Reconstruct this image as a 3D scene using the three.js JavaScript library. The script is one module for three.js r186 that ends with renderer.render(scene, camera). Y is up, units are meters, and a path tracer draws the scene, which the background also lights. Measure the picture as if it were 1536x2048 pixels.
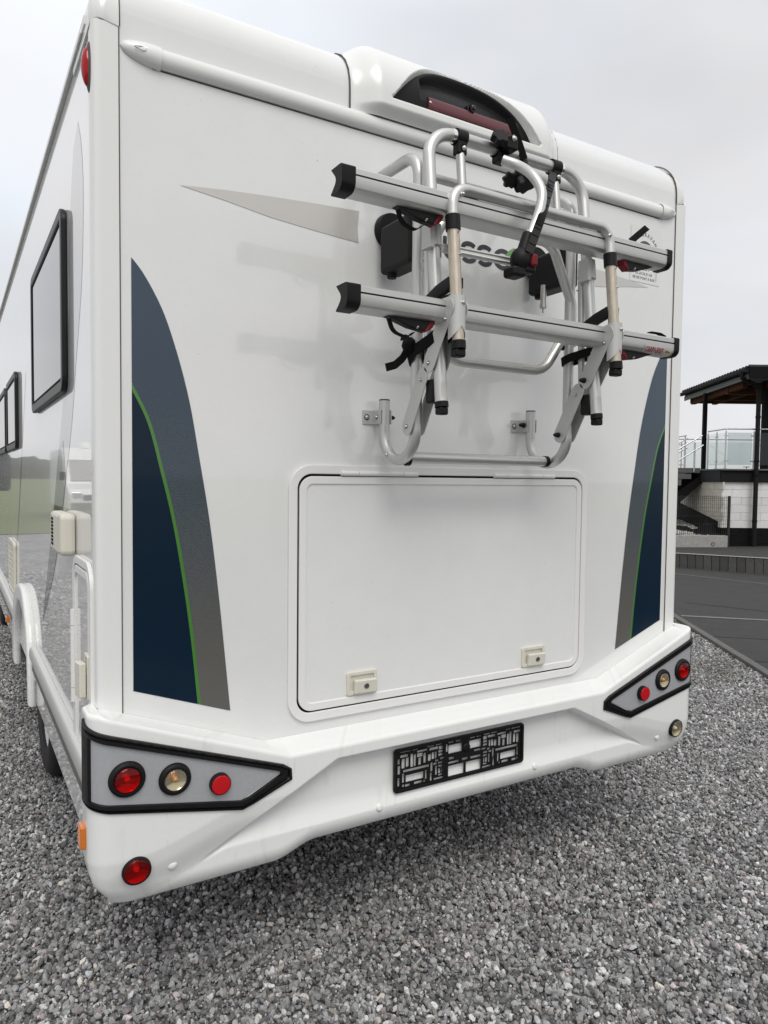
import * as THREE from 'three';
import { RoundedBoxGeometry } from 'three/addons/geometries/RoundedBoxGeometry.js';
import { mergeGeometries, toCreasedNormals } from 'three/addons/utils/BufferGeometryUtils.js';
import { ImprovedNoise } from 'three/addons/math/ImprovedNoise.js';
import { FontLoader } from 'three/addons/loaders/FontLoader.js';
import { TextGeometry } from 'three/addons/geometries/TextGeometry.js';

// ---------------------------------------------------------------- camera, sky, light, exposure
const V = (x, y, z) => new THREE.Vector3(x, y, z);
const scene = new THREE.Scene();
const FOCAL = 1437.85, YAW = 0.540492, PITCH = -0.045553, ROLL = 0.010785;   // solved from the vehicle's parallel edges (photo pixels, 1536 x 2048)
const EYE = V(-0.3824, 1.58, 1.9915);
const cF = V(Math.sin(YAW) * Math.cos(PITCH), Math.sin(PITCH), -Math.cos(YAW) * Math.cos(PITCH));
const r0 = V(Math.cos(YAW), 0, Math.sin(YAW)), u0 = r0.clone().cross(cF);
const cR = r0.clone().multiplyScalar(Math.cos(ROLL)).addScaledVector(u0, Math.sin(ROLL));
const cU = u0.clone().multiplyScalar(Math.cos(ROLL)).addScaledVector(r0, -Math.sin(ROLL));
const camera = new THREE.PerspectiveCamera(2 * Math.atan(1024 / FOCAL) * 180 / Math.PI, 0.75, 0.05, 3000);
camera.position.copy(EYE); camera.up.copy(cU); camera.lookAt(EYE.clone().add(cF));
scene.add(camera);

const renderer = new THREE.WebGLRenderer();
renderer.toneMapping = THREE.LinearToneMapping;
renderer.toneMappingExposure = 1.25;
renderer.shadowMap.enabled = true;

const noise = new ImprovedNoise();
function fbm(x, y, z, o = 5) { let s = 0, a = 0.5, f = 1; for (let i = 0; i < o; i++) { s += a * noise.noise(x * f, y * f, z * f); a *= 0.5; f *= 2.03; } return s; }
const clamp = (v, a, b) => Math.min(b, Math.max(a, v));
const smooth = (a, b, v) => { const t = clamp((v - a) / (b - a), 0, 1); return t * t * (3 - 2 * t); };
const lerp = (a, b, t) => a + (b - a) * t;
let seed = 12345;
const rnd = () => { seed = (seed * 1664525 + 1013904223) >>> 0; return seed / 4294967296; };
{ // overcast sky: brighter overhead, soft cloud streaks
  const w = 1024, h = 512, d = new Float32Array(w * h * 4);
  for (let j = 0; j < h; j++) for (let i = 0; i < w; i++) {
    const th = ((i + 0.5) / w - 0.5) * 2 * Math.PI, ph = ((j + 0.5) / h - 0.5) * Math.PI;
    const x = Math.cos(ph) * Math.cos(th), y = Math.sin(ph), z = Math.cos(ph) * Math.sin(th);
    const e = Math.max(0, y);
    const q = 1 / (0.22 + e);
    const n = fbm(x * q * 0.7 + 3.1, y * 1.5 + 0.7, z * q * 0.7 - 5.2, 6);
    const n2 = fbm(x * 2 + 9, y * 3 + 4, z * 2 + 1, 4);
    const n3 = fbm(x * q * 1.6 - 4, y * 6 + 2, z * q * 1.6 + 8, 5);
    const L = (0.565 + 0.18 * Math.pow(e, 0.6)) * (1 - 0.40 * n * (0.5 + e) + 0.10 * n3);
    const k = (j * w + i) * 4;
    d[k] = L * (0.992 + 0.15 * n2); d[k + 1] = L * (1.002 + 0.01 * n2); d[k + 2] = L * (1.035 - 0.12 * n2); d[k + 3] = 1;
  }
  const t = new THREE.DataTexture(d, w, h, THREE.RGBAFormat, THREE.FloatType);
  t.mapping = THREE.EquirectangularReflectionMapping; t.magFilter = THREE.LinearFilter; t.minFilter = THREE.LinearFilter; t.needsUpdate = true;
  scene.background = t; scene.environment = t;
}
const sun = new THREE.DirectionalLight(0xfffaf3, 1.3);
sun.position.set(-1.8, 12, 7.6); sun.target.position.set(1, 0, -1);
sun.castShadow = true; sun.shadow.radius = 60; sun.shadow.mapSize.set(2048, 2048);
Object.assign(sun.shadow.camera, { left: -14, right: 14, top: 14, bottom: -14, near: 0.5, far: 60 });
scene.add(sun, sun.target);

// ---------------------------------------------------------------- photo pixel -> point on a known plane
const ray = (px, py) => cR.clone().multiplyScalar((px - 768) / FOCAL).addScaledVector(cU, -(py - 1024) / FOCAL).add(cF);
const onZ = (px, py, z = 0) => { const d = ray(px, py); return EYE.clone().addScaledVector(d, (z - EYE.z) / d.z); };
const onX = (px, py, x) => { const d = ray(px, py); return EYE.clone().addScaledVector(d, (x - EYE.x) / d.x); };
const onY = (px, py, y = 0) => { const d = ray(px, py); return EYE.clone().addScaledVector(d, (y - EYE.y) / d.y); };

// ---------------------------------------------------------------- textures and materials
function dataTex(w, h, fn, srgb = true, rep = true) {
  const d = new Uint8Array(w * h * 4);
  for (let j = 0; j < h; j++) for (let i = 0; i < w; i++) { const c = fn(i / w, j / h, i, j), k = (j * w + i) * 4; d[k] = clamp(c[0], 0, 1) * 255; d[k + 1] = clamp(c[1], 0, 1) * 255; d[k + 2] = clamp(c[2], 0, 1) * 255; d[k + 3] = 255; }
  const t = new THREE.DataTexture(d, w, h, THREE.RGBAFormat);
  t.magFilter = THREE.LinearFilter; t.minFilter = THREE.LinearMipmapLinearFilter; t.generateMipmaps = true;
  if (rep) t.wrapS = t.wrapT = THREE.RepeatWrapping;
  if (srgb) t.colorSpace = THREE.SRGBColorSpace;
  t.needsUpdate = true; return t;
}
const toS = v => v <= 0.0031308 ? 12.92 * v : 1.055 * Math.pow(v, 1 / 2.4) - 0.055;
// value noise that tiles on the unit square
function tileNoise(n, sd) {
  const g = new Float32Array(n * n); let s = sd >>> 0; for (let i = 0; i < n * n; i++) { s = (s * 1664525 + 1013904223) >>> 0; g[i] = s / 4294967296; }
  return (u, v) => { const x = u * n, y = v * n, i = Math.floor(x), j = Math.floor(y), fx = x - i, fy = y - j, a = fx * fx * (3 - 2 * fx), b = fy * fy * (3 - 2 * fy);
    const G = (p, q) => g[((q % n + n) % n) * n + ((p % n + n) % n)];
    return lerp(lerp(G(i, j), G(i + 1, j), a), lerp(G(i, j + 1), G(i + 1, j + 1), a), b); };
}
const std = (r, g, b, rough, o = {}) => { const m = new THREE.MeshPhysicalMaterial({ roughness: rough, metalness: 0, side: THREE.DoubleSide, ...o }); m.color.setRGB(r, g, b); return m; };

// white gel coat with fly specks and road dust, uv in metres
const specks = (() => {
  const w = 2048, h = 2048, a = new Float32Array(w * h);
  let s = 77; const R = () => { s = (s * 1664525 + 1013904223) >>> 0; return s / 4294967296; };
  for (let i = 0; i < 300; i++) {
    const x = R() * w, y = R() * h, r = 0.5 + 1.0 * R() * R(), st = 0.10 + 0.45 * R() * R();
    for (let dy = -4; dy <= 4; dy++) for (let dx = -4; dx <= 4; dx++) { const X = (Math.floor(x) + dx + w) % w, Y = (Math.floor(y) + dy + h) % h, q = Math.hypot(dx, dy); if (q < r + 0.7) a[Y * w + X] = Math.max(a[Y * w + X], st * clamp(r + 0.7 - q, 0, 1)); }
  }
  return a;
})();
const n8 = tileNoise(9, 5), n40 = tileNoise(41, 6), n200 = tileNoise(203, 7), n600 = tileNoise(611, 8);
function gelTex(r, g, b) {
  return dataTex(2048, 2048, (u, v, i, j) => {
    const k = 1 + 0.022 * (n8(u, v) - 0.5) + 0.02 * (n40(u, v) - 0.5) + 0.012 * (n200(u, v) - 0.5) + 0.012 * (n600(u, v) - 0.5), s = specks[j * 2048 + i];
    return [toS(r * k * (1 - s)), toS(g * k * (1 - s)), toS(b * k * (1 - s))];
  });
}
const gelMap = gelTex(0.782, 0.79, 0.782);
gelMap.repeat.set(1 / 2.6, 1 / 2.6);
const orangePeel = dataTex(1024, 1024, (u, v) => { const q = 0.45 * n40(u, v) + 0.35 * n200(u, v) + 0.2 * n600(u, v); return [q, q, q]; }, false);
orangePeel.repeat.set(1 / 0.9, 1 / 0.9);
const gel = std(1, 1, 1, 0.14, { map: gelMap, ior: 1.6, clearcoat: 1, clearcoatRoughness: 0.02, bumpMap: orangePeel, bumpScale: 0.00003 });
const gelSide = std(1, 1, 1, 0.3, { map: gelMap, clearcoat: 1, clearcoatRoughness: 0.025, bumpMap: orangePeel, bumpScale: 0.00004 });
const gelPlain = std(0.795, 0.803, 0.79, 0.42, { clearcoat: 0.6, clearcoatRoughness: 0.12 });
const bumperMat = std(1, 1, 1, 0.38, { map: (() => { const a = tileNoise(170, 71), b = tileNoise(37, 72), c = tileNoise(420, 73); return dataTex(2048, 2048, (u, v, i, j) => { const st = smooth(0.62, 0.9, a(u, v * 0.12)) * smooth(0.45, 0.8, b(u, v)), k = 1 - 0.07 * st + 0.02 * (c(u, v) - 0.5), s = specks[j * 2048 + i]; return [toS(0.82 * k * (1 - s)), toS(0.83 * (k + 0.004) * (1 - s)), toS(0.82 * (k - 0.012 * st) * (1 - s))]; }); })(), clearcoat: 0.7, clearcoatRoughness: 0.1 });
bumperMat.map.repeat.set(1 / 1.9, 1 / 1.9);
const frameWhite = std(0.80, 0.80, 0.785, 0.45, { clearcoat: 0.3, clearcoatRoughness: 0.2 });
const doorMat = std(1, 1, 1, 0.5, { map: gelMap, clearcoat: 0.4, clearcoatRoughness: 0.12, bumpMap: orangePeel, bumpScale: 0.0003 });
const cream = std(0.67, 0.65, 0.565, 0.5);
const blackPlastic = std(0.0075, 0.0075, 0.008, 0.5, { specularIntensity: 0.45 });
const blackGloss = std(0.005, 0.005, 0.0055, 0.28, { specularIntensity: 0.6, clearcoat: 0.2, clearcoatRoughness: 0.1 });
const rubber = std(0.008, 0.008, 0.008, 0.85, { specularIntensity: 0.3 });
const webbing = (() => { const t = dataTex(64, 64, (u, v) => { const q = (Math.floor(u * 16) + Math.floor(v * 16)) % 2 ? 0.75 : 0.35; return [q, q, q]; }, false); t.repeat.set(30, 30); return std(0.006, 0.006, 0.0065, 0.9, { bumpMap: t, bumpScale: 0.0006, specularIntensity: 0.3 }); })();
const sealant = std(0.10, 0.098, 0.088, 0.8);
const streak = (() => { const a = tileNoise(97, 3), b = tileNoise(13, 4); return dataTex(256, 256, (u, v) => { const q = 0.55 + 0.10 * (a(u, v) - 0.5) + 0.10 * (b(u, v) - 0.5); return [q, q, q]; }, false); })();
const alu = std(0.60, 0.60, 0.585, 1, { metalness: 0.92, roughnessMap: streak });
alu.roughness = 0.82;
const aluCast = std(0.56, 0.565, 0.55, 0.5, { metalness: 0.45 });
const steel = std(0.55, 0.54, 0.52, 0.3, { metalness: 1 });
const chrome = std(0.85, 0.85, 0.85, 0.08, { metalness: 1 });
const tanMap = (() => { const a = tileNoise(61, 13), b = tileNoise(17, 14), c = tileNoise(251, 15); return dataTex(256, 512, (u, v) => { const q = 0.8 * (a(u, v * 0.12) - 0.5) + 0.5 * (b(u, v) - 0.5) + 0.3 * (c(u, v) - 0.5); const k = 1 + 0.3 * q; return [toS(0.53 * k), toS(0.475 * k), toS(0.39 * k)]; }); })();
const tanTube = std(1, 1, 1, 0.42, { map: tanMap, metalness: 0.55 });
const redLens = std(0.36, 0.003, 0.006, 0.12, { specularIntensity: 0.55, clearcoat: 0.3, clearcoatRoughness: 0.05 });
const redReflector = std(0.50, 0.006, 0.012, 0.25, { specularIntensity: 0.5, clearcoat: 0.2, clearcoatRoughness: 0.08 });
const redPlastic = std(0.17, 0.008, 0.014, 0.5, { specularIntensity: 0.5 });
const darkRedLens = std(0.11, 0.010, 0.016, 0.25, { clearcoat: 0.6, clearcoatRoughness: 0.15 });
const amberLens = std(0.62, 0.17, 0.008, 0.15, { clearcoat: 1, clearcoatRoughness: 0.05 });
const redGlass = std(0.80, 0.012, 0.02, 0.08, { transmission: 1, thickness: 0, ior: 1.45, specularIntensity: 0.6 });
const clearLens = std(0.93, 0.90, 0.82, 0.05, { transmission: 1, thickness: 0, ior: 1.45 });
const bulbAmber = std(0.55, 0.25, 0.08, 0.2, { clearcoat: 1 });
const lampBowl = std(0.62, 0.58, 0.48, 0.22, { metalness: 0.9 });
const greyPanel = (() => { const t = dataTex(512, 512, (u, v) => { const q = 1 + 0.10 * (n600(u, v) - 0.5) + 0.06 * (n40(u, v) - 0.5); return [toS(0.40 * q), toS(0.41 * q), toS(0.43 * q)]; }); t.repeat.set(4, 4); return std(1, 1, 1, 0.45, { map: t, metalness: 0.15, bumpMap: orangePeel, bumpScale: 0.0005 }); })();
const vinylNavy = std(0.0012, 0.0125, 0.030, 0.3, { specularIntensity: 0.4, clearcoat: 0.2, clearcoatRoughness: 0.06 });
// two-ink print: slate blue dots thinning out over a warm grey ground, blue at the tip and grey at the foot of the blade (uv v in metres)
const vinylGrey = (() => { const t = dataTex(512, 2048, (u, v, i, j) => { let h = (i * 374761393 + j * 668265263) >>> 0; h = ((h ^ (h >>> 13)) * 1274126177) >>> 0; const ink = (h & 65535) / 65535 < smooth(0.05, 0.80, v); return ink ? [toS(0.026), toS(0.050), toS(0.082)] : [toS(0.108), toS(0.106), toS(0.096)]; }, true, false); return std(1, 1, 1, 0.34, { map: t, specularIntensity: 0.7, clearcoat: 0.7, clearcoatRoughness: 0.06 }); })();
const vinylGreen = std(0.050, 0.20, 0.022, 0.35, { clearcoat: 0.7, clearcoatRoughness: 0.08 });
const vinylPale = std(0.58, 0.565, 0.53, 0.3, { metalness: 0.55, clearcoat: 0.6, clearcoatRoughness: 0.05 });
const vinylSilver = std(0.40, 0.41, 0.41, 0.3, { clearcoat: 0.9, clearcoatRoughness: 0.03 });
const vinylSilverDark = std(0.16, 0.165, 0.17, 0.3, { clearcoat: 0.9, clearcoatRoughness: 0.03 });
const vinylInk = std(0.02, 0.026, 0.032, 0.4, { clearcoat: 0.5 });
const vinylLeaf = std(0.16, 0.36, 0.10, 0.4, { clearcoat: 0.5 });
const tinted = std(0.010, 0.011, 0.012, 0.05, { specularIntensity: 1, clearcoat: 0.25, clearcoatRoughness: 0.02 });
const windowFrame = std(0.012, 0.0125, 0.0135, 0.4, { specularIntensity: 0.6 });
const silverPaint = std(0.62, 0.62, 0.60, 0.36, { metalness: 0.35, clearcoat: 0.4, clearcoatRoughness: 0.15 });
const darkStripe = std(0.13, 0.13, 0.128, 0.5);
const underbody = std(0.02, 0.02, 0.02, 0.9);
const tyreMat = std(0.014, 0.014, 0.014, 0.75);
const rimMat = std(0.45, 0.45, 0.46, 0.35, { metalness: 0.8 });

// ---------------------------------------------------------------- building blocks
const bases = new Map();
function thing(name, label, category, base, o = {}) {
  const g = new THREE.Group(); g.name = name; g.position.copy(base); scene.add(g);
  g.userData.label = label; g.userData.category = category; if (o.group) g.userData.group = o.group;
  bases.set(g, base.clone()); return g;
}
const shadow = m => { m.castShadow = m.receiveShadow = true; return m; };
// geometry is in world metres; it is shifted into the frame of the thing it belongs to
function part(parent, name, geo, mat, label) {
  const b = bases.get(parent); geo.translate(-b.x, -b.y, -b.z);
  const m = shadow(new THREE.Mesh(geo, mat)); m.name = name; parent.add(m); bases.set(m, b);
  if (label) m.userData.label = label;
  return m;
}
function plainUV(geo) { // uv in metres from the dominant axis
  const p = geo.attributes.position, n = geo.attributes.normal, uv = new Float32Array(p.count * 2);
  for (let i = 0; i < p.count; i++) { const ax = Math.abs(n.getX(i)), ay = Math.abs(n.getY(i)), az = Math.abs(n.getZ(i)); const x = p.getX(i), y = p.getY(i), z = p.getZ(i);
    if (az >= ax && az >= ay) { uv[2 * i] = x; uv[2 * i + 1] = y; } else if (ax >= ay) { uv[2 * i] = z; uv[2 * i + 1] = y; } else { uv[2 * i] = x; uv[2 * i + 1] = z; } }
  geo.setAttribute('uv', new THREE.BufferAttribute(uv, 2)); return geo;
}
const merge = gs => mergeGeometries(gs.map(g => { const q = g.index ? g.toNonIndexed() : g; for (const k of Object.keys(q.attributes)) if (!['position', 'normal', 'uv'].includes(k)) q.deleteAttribute(k); if (!q.attributes.uv) plainUV(q); return q; }));
function box(x0, x1, y0, y1, z0, z1, r = 0) {
  const w = x1 - x0, h = y1 - y0, d = z1 - z0;
  const g = r > 0 ? new RoundedBoxGeometry(w, h, d, 2, Math.min(r, w / 2.01, h / 2.01, d / 2.01)) : new THREE.BoxGeometry(w, h, d);
  g.translate((x0 + x1) / 2, (y0 + y1) / 2, (z0 + z1) / 2); return plainUV(g);
}
function grid(nu, nv, fn, close = false) { // smooth surface from fn(i, j) -> Vector3
  const pos = [], uv = [], idx = [];
  for (let j = 0; j <= nv; j++) for (let i = 0; i <= nu; i++) { const p = fn(i, j); pos.push(p.x, p.y, p.z); uv.push(p.u ?? i / nu, p.v ?? j / nv); }
  for (let j = 0; j < nv; j++) for (let i = 0; i < nu; i++) { const a = j * (nu + 1) + i, b = a + 1, c = a + nu + 1, d = c + 1; idx.push(a, b, d, a, d, c); }
  const g = new THREE.BufferGeometry(); g.setAttribute('position', new THREE.Float32BufferAttribute(pos, 3)); g.setAttribute('uv', new THREE.Float32BufferAttribute(uv, 2)); g.setIndex(idx); g.computeVertexNormals(); return g;
}
// polyline with arcs at its corners
function rounded(pts, bend, seg = 8) {
  const out = [pts[0].clone()];
  for (let i = 1; i < pts.length - 1; i++) {
    const a = pts[i - 1], b = pts[i], c = pts[i + 1], u = a.clone().sub(b), v = c.clone().sub(b), lu = u.length(), lv = v.length(); u.divideScalar(lu); v.divideScalar(lv);
    const ang = Math.acos(clamp(u.dot(v), -1, 1)); if (ang > 3.1) { out.push(b.clone()); continue; }
    const R = Array.isArray(bend) ? bend[i - 1] : bend; let t = R / Math.tan(ang / 2); t = Math.min(t, lu * 0.499, lv * 0.499); const r = t * Math.tan(ang / 2);
    const cen = b.clone().addScaledVector(u.clone().add(v).normalize(), r / Math.sin(ang / 2)), p = b.clone().addScaledVector(u, t), q = b.clone().addScaledVector(v, t);
    const d0 = p.clone().sub(cen), d1 = q.clone().sub(cen), sw = Math.acos(clamp(d0.dot(d1) / d0.length() / d1.length(), -1, 1));
    for (let k = 0; k <= seg; k++) { const s = k / seg, A = Math.sin((1 - s) * sw) / Math.sin(sw), B = Math.sin(s * sw) / Math.sin(sw); out.push(cen.clone().addScaledVector(d0, A).addScaledVector(d1, B)); }
  }
  out.push(pts[pts.length - 1].clone()); return out;
}
// sweep a closed 2D profile [[a, b] ...] along a polyline; side: reference direction for the profile's first axis
function sweep(path, profile, side, capped = true, creased = 0) {
  const n = path.length, m = profile.length, pos = [], uv = [], idx = []; let A = null, len = 0;
  for (let i = 0; i < n; i++) {
    const t = path[Math.min(i + 1, n - 1)].clone().sub(path[Math.max(i - 1, 0)]).normalize();
    if (!A) { A = (side ? side.clone() : Math.abs(t.y) < 0.9 ? V(0, 1, 0) : V(1, 0, 0)); } else if (side && side.fixed) A = side.clone();
    A.addScaledVector(t, -A.dot(t)).normalize(); const B = t.clone().cross(A);
    if (i) len += path[i].distanceTo(path[i - 1]);
    for (let k = 0; k <= m; k++) { const q = profile[k % m], p = path[i].clone().addScaledVector(A, q[0]).addScaledVector(B, q[1]); pos.push(p.x, p.y, p.z); uv.push(k / m, len * 4); }
  }
  for (let i = 0; i < n - 1; i++) for (let k = 0; k < m; k++) { const a = i * (m + 1) + k, b = a + 1, c = a + m + 1, d = c + 1; idx.push(a, c, d, a, d, b); }
  let g = new THREE.BufferGeometry(); g.setAttribute('position', new THREE.Float32BufferAttribute(pos, 3)); g.setAttribute('uv', new THREE.Float32BufferAttribute(uv, 2)); g.setIndex(idx); g.computeVertexNormals();
  if (creased) g = toCreasedNormals(g, creased);
  if (capped) {
    const caps = [], tri = THREE.ShapeUtils.triangulateShape(profile.map(q => new THREE.Vector2(q[0], q[1])), []);
    for (const e of [0, n - 1]) { const cp = []; const o = e * (m + 1) * 3; for (const f of tri) for (const v of e ? f : [f[2], f[1], f[0]]) cp.push(pos[o + v * 3], pos[o + v * 3 + 1], pos[o + v * 3 + 2]);
      const c = new THREE.BufferGeometry(); c.setAttribute('position', new THREE.Float32BufferAttribute(cp, 3)); c.computeVertexNormals(); c.setAttribute('uv', new THREE.Float32BufferAttribute(new Float32Array(cp.length / 3 * 2), 2)); caps.push(c); }
    g = merge([g, ...caps]);
  }
  return g;
}
const circle = (r, n = 16) => Array.from({ length: n }, (_, i) => [r * Math.cos(2 * Math.PI * i / n), r * Math.sin(2 * Math.PI * i / n)]);
const rectP = (w, h, r = 0, n = 3) => { if (!r) return [[-w / 2, -h / 2], [w / 2, -h / 2], [w / 2, h / 2], [-w / 2, h / 2]]; const o = []; for (const [cx, cy, a] of [[1, 1, 0], [-1, 1, 90], [-1, -1, 180], [1, -1, 270]]) for (let i = 0; i <= n; i++) { const t = (a + 90 * i / n) * Math.PI / 180; o.push([cx * (w / 2 - r) + r * Math.cos(t), cy * (h / 2 - r) + r * Math.sin(t)]); } return o; };
const tube = (pts, r, bend = 0, n = 18) => sweep(bend ? rounded(pts, bend) : pts, circle(r, n));
const strap = (pts, w, t, side, bend = 0) => sweep(bend ? rounded(pts, bend) : pts, rectP(t, w, t * 0.3, 1), side, true, 0.6);
function cyl(a, b, r1, r2 = r1, n = 18) { const g = new THREE.CylinderGeometry(r2, r1, a.distanceTo(b), n); g.translate(0, a.distanceTo(b) / 2, 0); g.applyQuaternion(new THREE.Quaternion().setFromUnitVectors(V(0, 1, 0), b.clone().sub(a).normalize())); g.translate(a.x, a.y, a.z); return g; }
function turned(prof, at, axis, n = 28) { const g = new THREE.LatheGeometry(prof.map(q => new THREE.Vector2(q[0], q[1])), n); g.applyQuaternion(new THREE.Quaternion().setFromUnitVectors(V(0, 1, 0), axis.clone().normalize())); g.translate(at.x, at.y, at.z); return g; }
function shapeOf(pts) { const s = new THREE.Shape(); pts.forEach((p, i) => i ? s.lineTo(p[0], p[1]) : s.moveTo(p[0], p[1])); s.closePath(); return s; }
function rr(x0, y0, x1, y1, r, T = THREE.Shape) { const s = new T(); s.moveTo(x0 + r, y0); s.lineTo(x1 - r, y0); s.absarc(x1 - r, y0 + r, r, -Math.PI / 2, 0, false); s.lineTo(x1, y1 - r); s.absarc(x1 - r, y1 - r, r, 0, Math.PI / 2, false); s.lineTo(x0 + r, y1); s.absarc(x0 + r, y1 - r, r, Math.PI / 2, Math.PI, false); s.lineTo(x0, y0 + r); s.absarc(x0 + r, y0 + r, r, Math.PI, Math.PI * 1.5, false); return s; }
function frameShape(x0, y0, x1, y1, r, w) { const s = rr(x0, y0, x1, y1, r); s.holes.push(rr(x0 + w, y0 + w, x1 - w, y1 - w, Math.max(0.004, r - w), THREE.Path)); return s; }
function slab(shape, z0, z1, bev = 0, seg = 12) { const g = new THREE.ExtrudeGeometry(shape, { depth: z1 - z0 - 2 * bev, bevelEnabled: bev > 0, bevelThickness: bev, bevelSize: bev, bevelOffset: -bev, bevelSegments: 2, curveSegments: seg }); g.translate(0, 0, z0 + bev); return plainUV(g); }
function film(shape, z, seg = 24) { const g = new THREE.ShapeGeometry(shape, seg); g.translate(0, 0, z); return g; }
const smoothPts = (pts, n = 40) => new THREE.CatmullRomCurve3(pts.map(p => V(p[0], p[1], 0)), false, 'centripetal').getPoints(n).map(p => [p.x, p.y]);
// ---------------------------------------------------------------- ground
const PHOTO_W = 2.21, MID = PHOTO_W / 2, XS = -0.062;          // rear panel 0..2.21, left side wall at XS
const kerbA = onY(1345, 1232), kerbB = onY(1536, 1352);       // kerb between gravel and paved yard
const kerbDir = kerbA.clone().sub(kerbB).normalize(), kerbNrm = V(-kerbDir.z, 0, kerbDir.x);   // points to the gravel side or away, fixed below
if (kerbNrm.dot(V(0, 0, 0).sub(kerbA)) < 0) kerbNrm.negate();
const gravelSide = (x, z) => (x - kerbA.x) * kerbNrm.x + (z - kerbA.z) * kerbNrm.z;
function struct(name, geo, mat) { const m = shadow(new THREE.Mesh(geo, mat)); m.name = name; m.userData.kind = 'structure'; scene.add(m); return m; }
function sheet(poly, y, tilt) { // flat sheet from xz corners, uv in metres
  const s = shapeOf(poly.map(p => [p[0], p[1]])), g = new THREE.ShapeGeometry(s), p = g.attributes.position, uv = g.attributes.uv;
  for (let i = 0; i < p.count; i++) { const x = p.getX(i), z = p.getY(i); uv.setXY(i, x, z); p.setXYZ(i, x, tilt ? tilt(x, z) : y, z); }
  g.computeVertexNormals(); return g;
}
const stoneTone = (a, b) => { // a, b in 0..1 -> linear stone colour: mostly mid grey limestone, some dark, some near white, a few rosy or ochre
  let l = a < 0.2 ? 0.10 + 0.25 * a : 0.155 + 0.26 * (a - 0.2) + 0.06 * b; if (a > 0.84) l = 0.38 + 1.9 * (a - 0.84) * (0.6 + 0.4 * b);
  const t = b > 0.94 ? [1.06, 0.99, 0.90] : b < 0.11 ? [1.07, 0.955, 0.98] : [0.985, 0.992, 1.0]; return [l * t[0], l * t[1], l * t[2]];
};
{
  const a = tileNoise(128, 21), b = tileNoise(128, 22), c = tileNoise(256, 23), lump = tileNoise(6, 24);
  const t = dataTex(1024, 1024, (u, v) => { const q = stoneTone(clamp(a(u, v) * 1.25 - 0.12, 0, 1), b(u, v)), k = (0.45 + 0.75 * c(u, v)) * (0.85 + 0.3 * lump(u, v)); return [toS(q[0] * k), toS(q[1] * k), toS(q[2] * k)]; });
  t.repeat.set(1 / 2.3, 1 / 2.3);
  const h = dataTex(1024, 1024, (u, v) => { const q = 0.6 * a(u, v) + 0.4 * c(u, v); return [q, q, q]; }, false); h.repeat.set(1 / 2.3, 1 / 2.3);
  const m = std(1, 1, 1, 0.95, { map: t, bumpMap: h, bumpScale: 0.015 });
  const K1 = kerbA.clone().addScaledVector(kerbDir, 40), K0 = kerbB.clone().addScaledVector(kerbDir, -14);
  struct('gravel_ground', sheet([[-60, 30], [K0.x, 30], [K0.x, K0.z], [K1.x, K1.z], [-60, K1.z - 8]].map(p => p), -0.012), m);
}
{ // grass field in front of the vehicle, seen mirrored in its side wall, and on to the horizon
  const a = tileNoise(64, 31), b = tileNoise(200, 32);
  const t = dataTex(512, 512, (u, v) => { const k = 0.7 + 0.4 * a(u, v) + 0.3 * b(u, v); return [toS(0.105 * k), toS(0.125 * k), toS(0.045 * k)]; }); t.repeat.set(1 / 6, 1 / 6);
  const g = sheet([[-1500, 1500], [1500, 1500], [1500, -1500], [-1500, -1500]], -0.75);
  struct('grass_plain', g, std(1, 1, 1, 1, { map: t }));
  struct('grass_field', sheet([[-400, -20.3], [7, -19.6], [16, -60], [60, -420], [-400, -420]], 0.004), std(1, 1, 1, 1, { map: t }));
}

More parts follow.
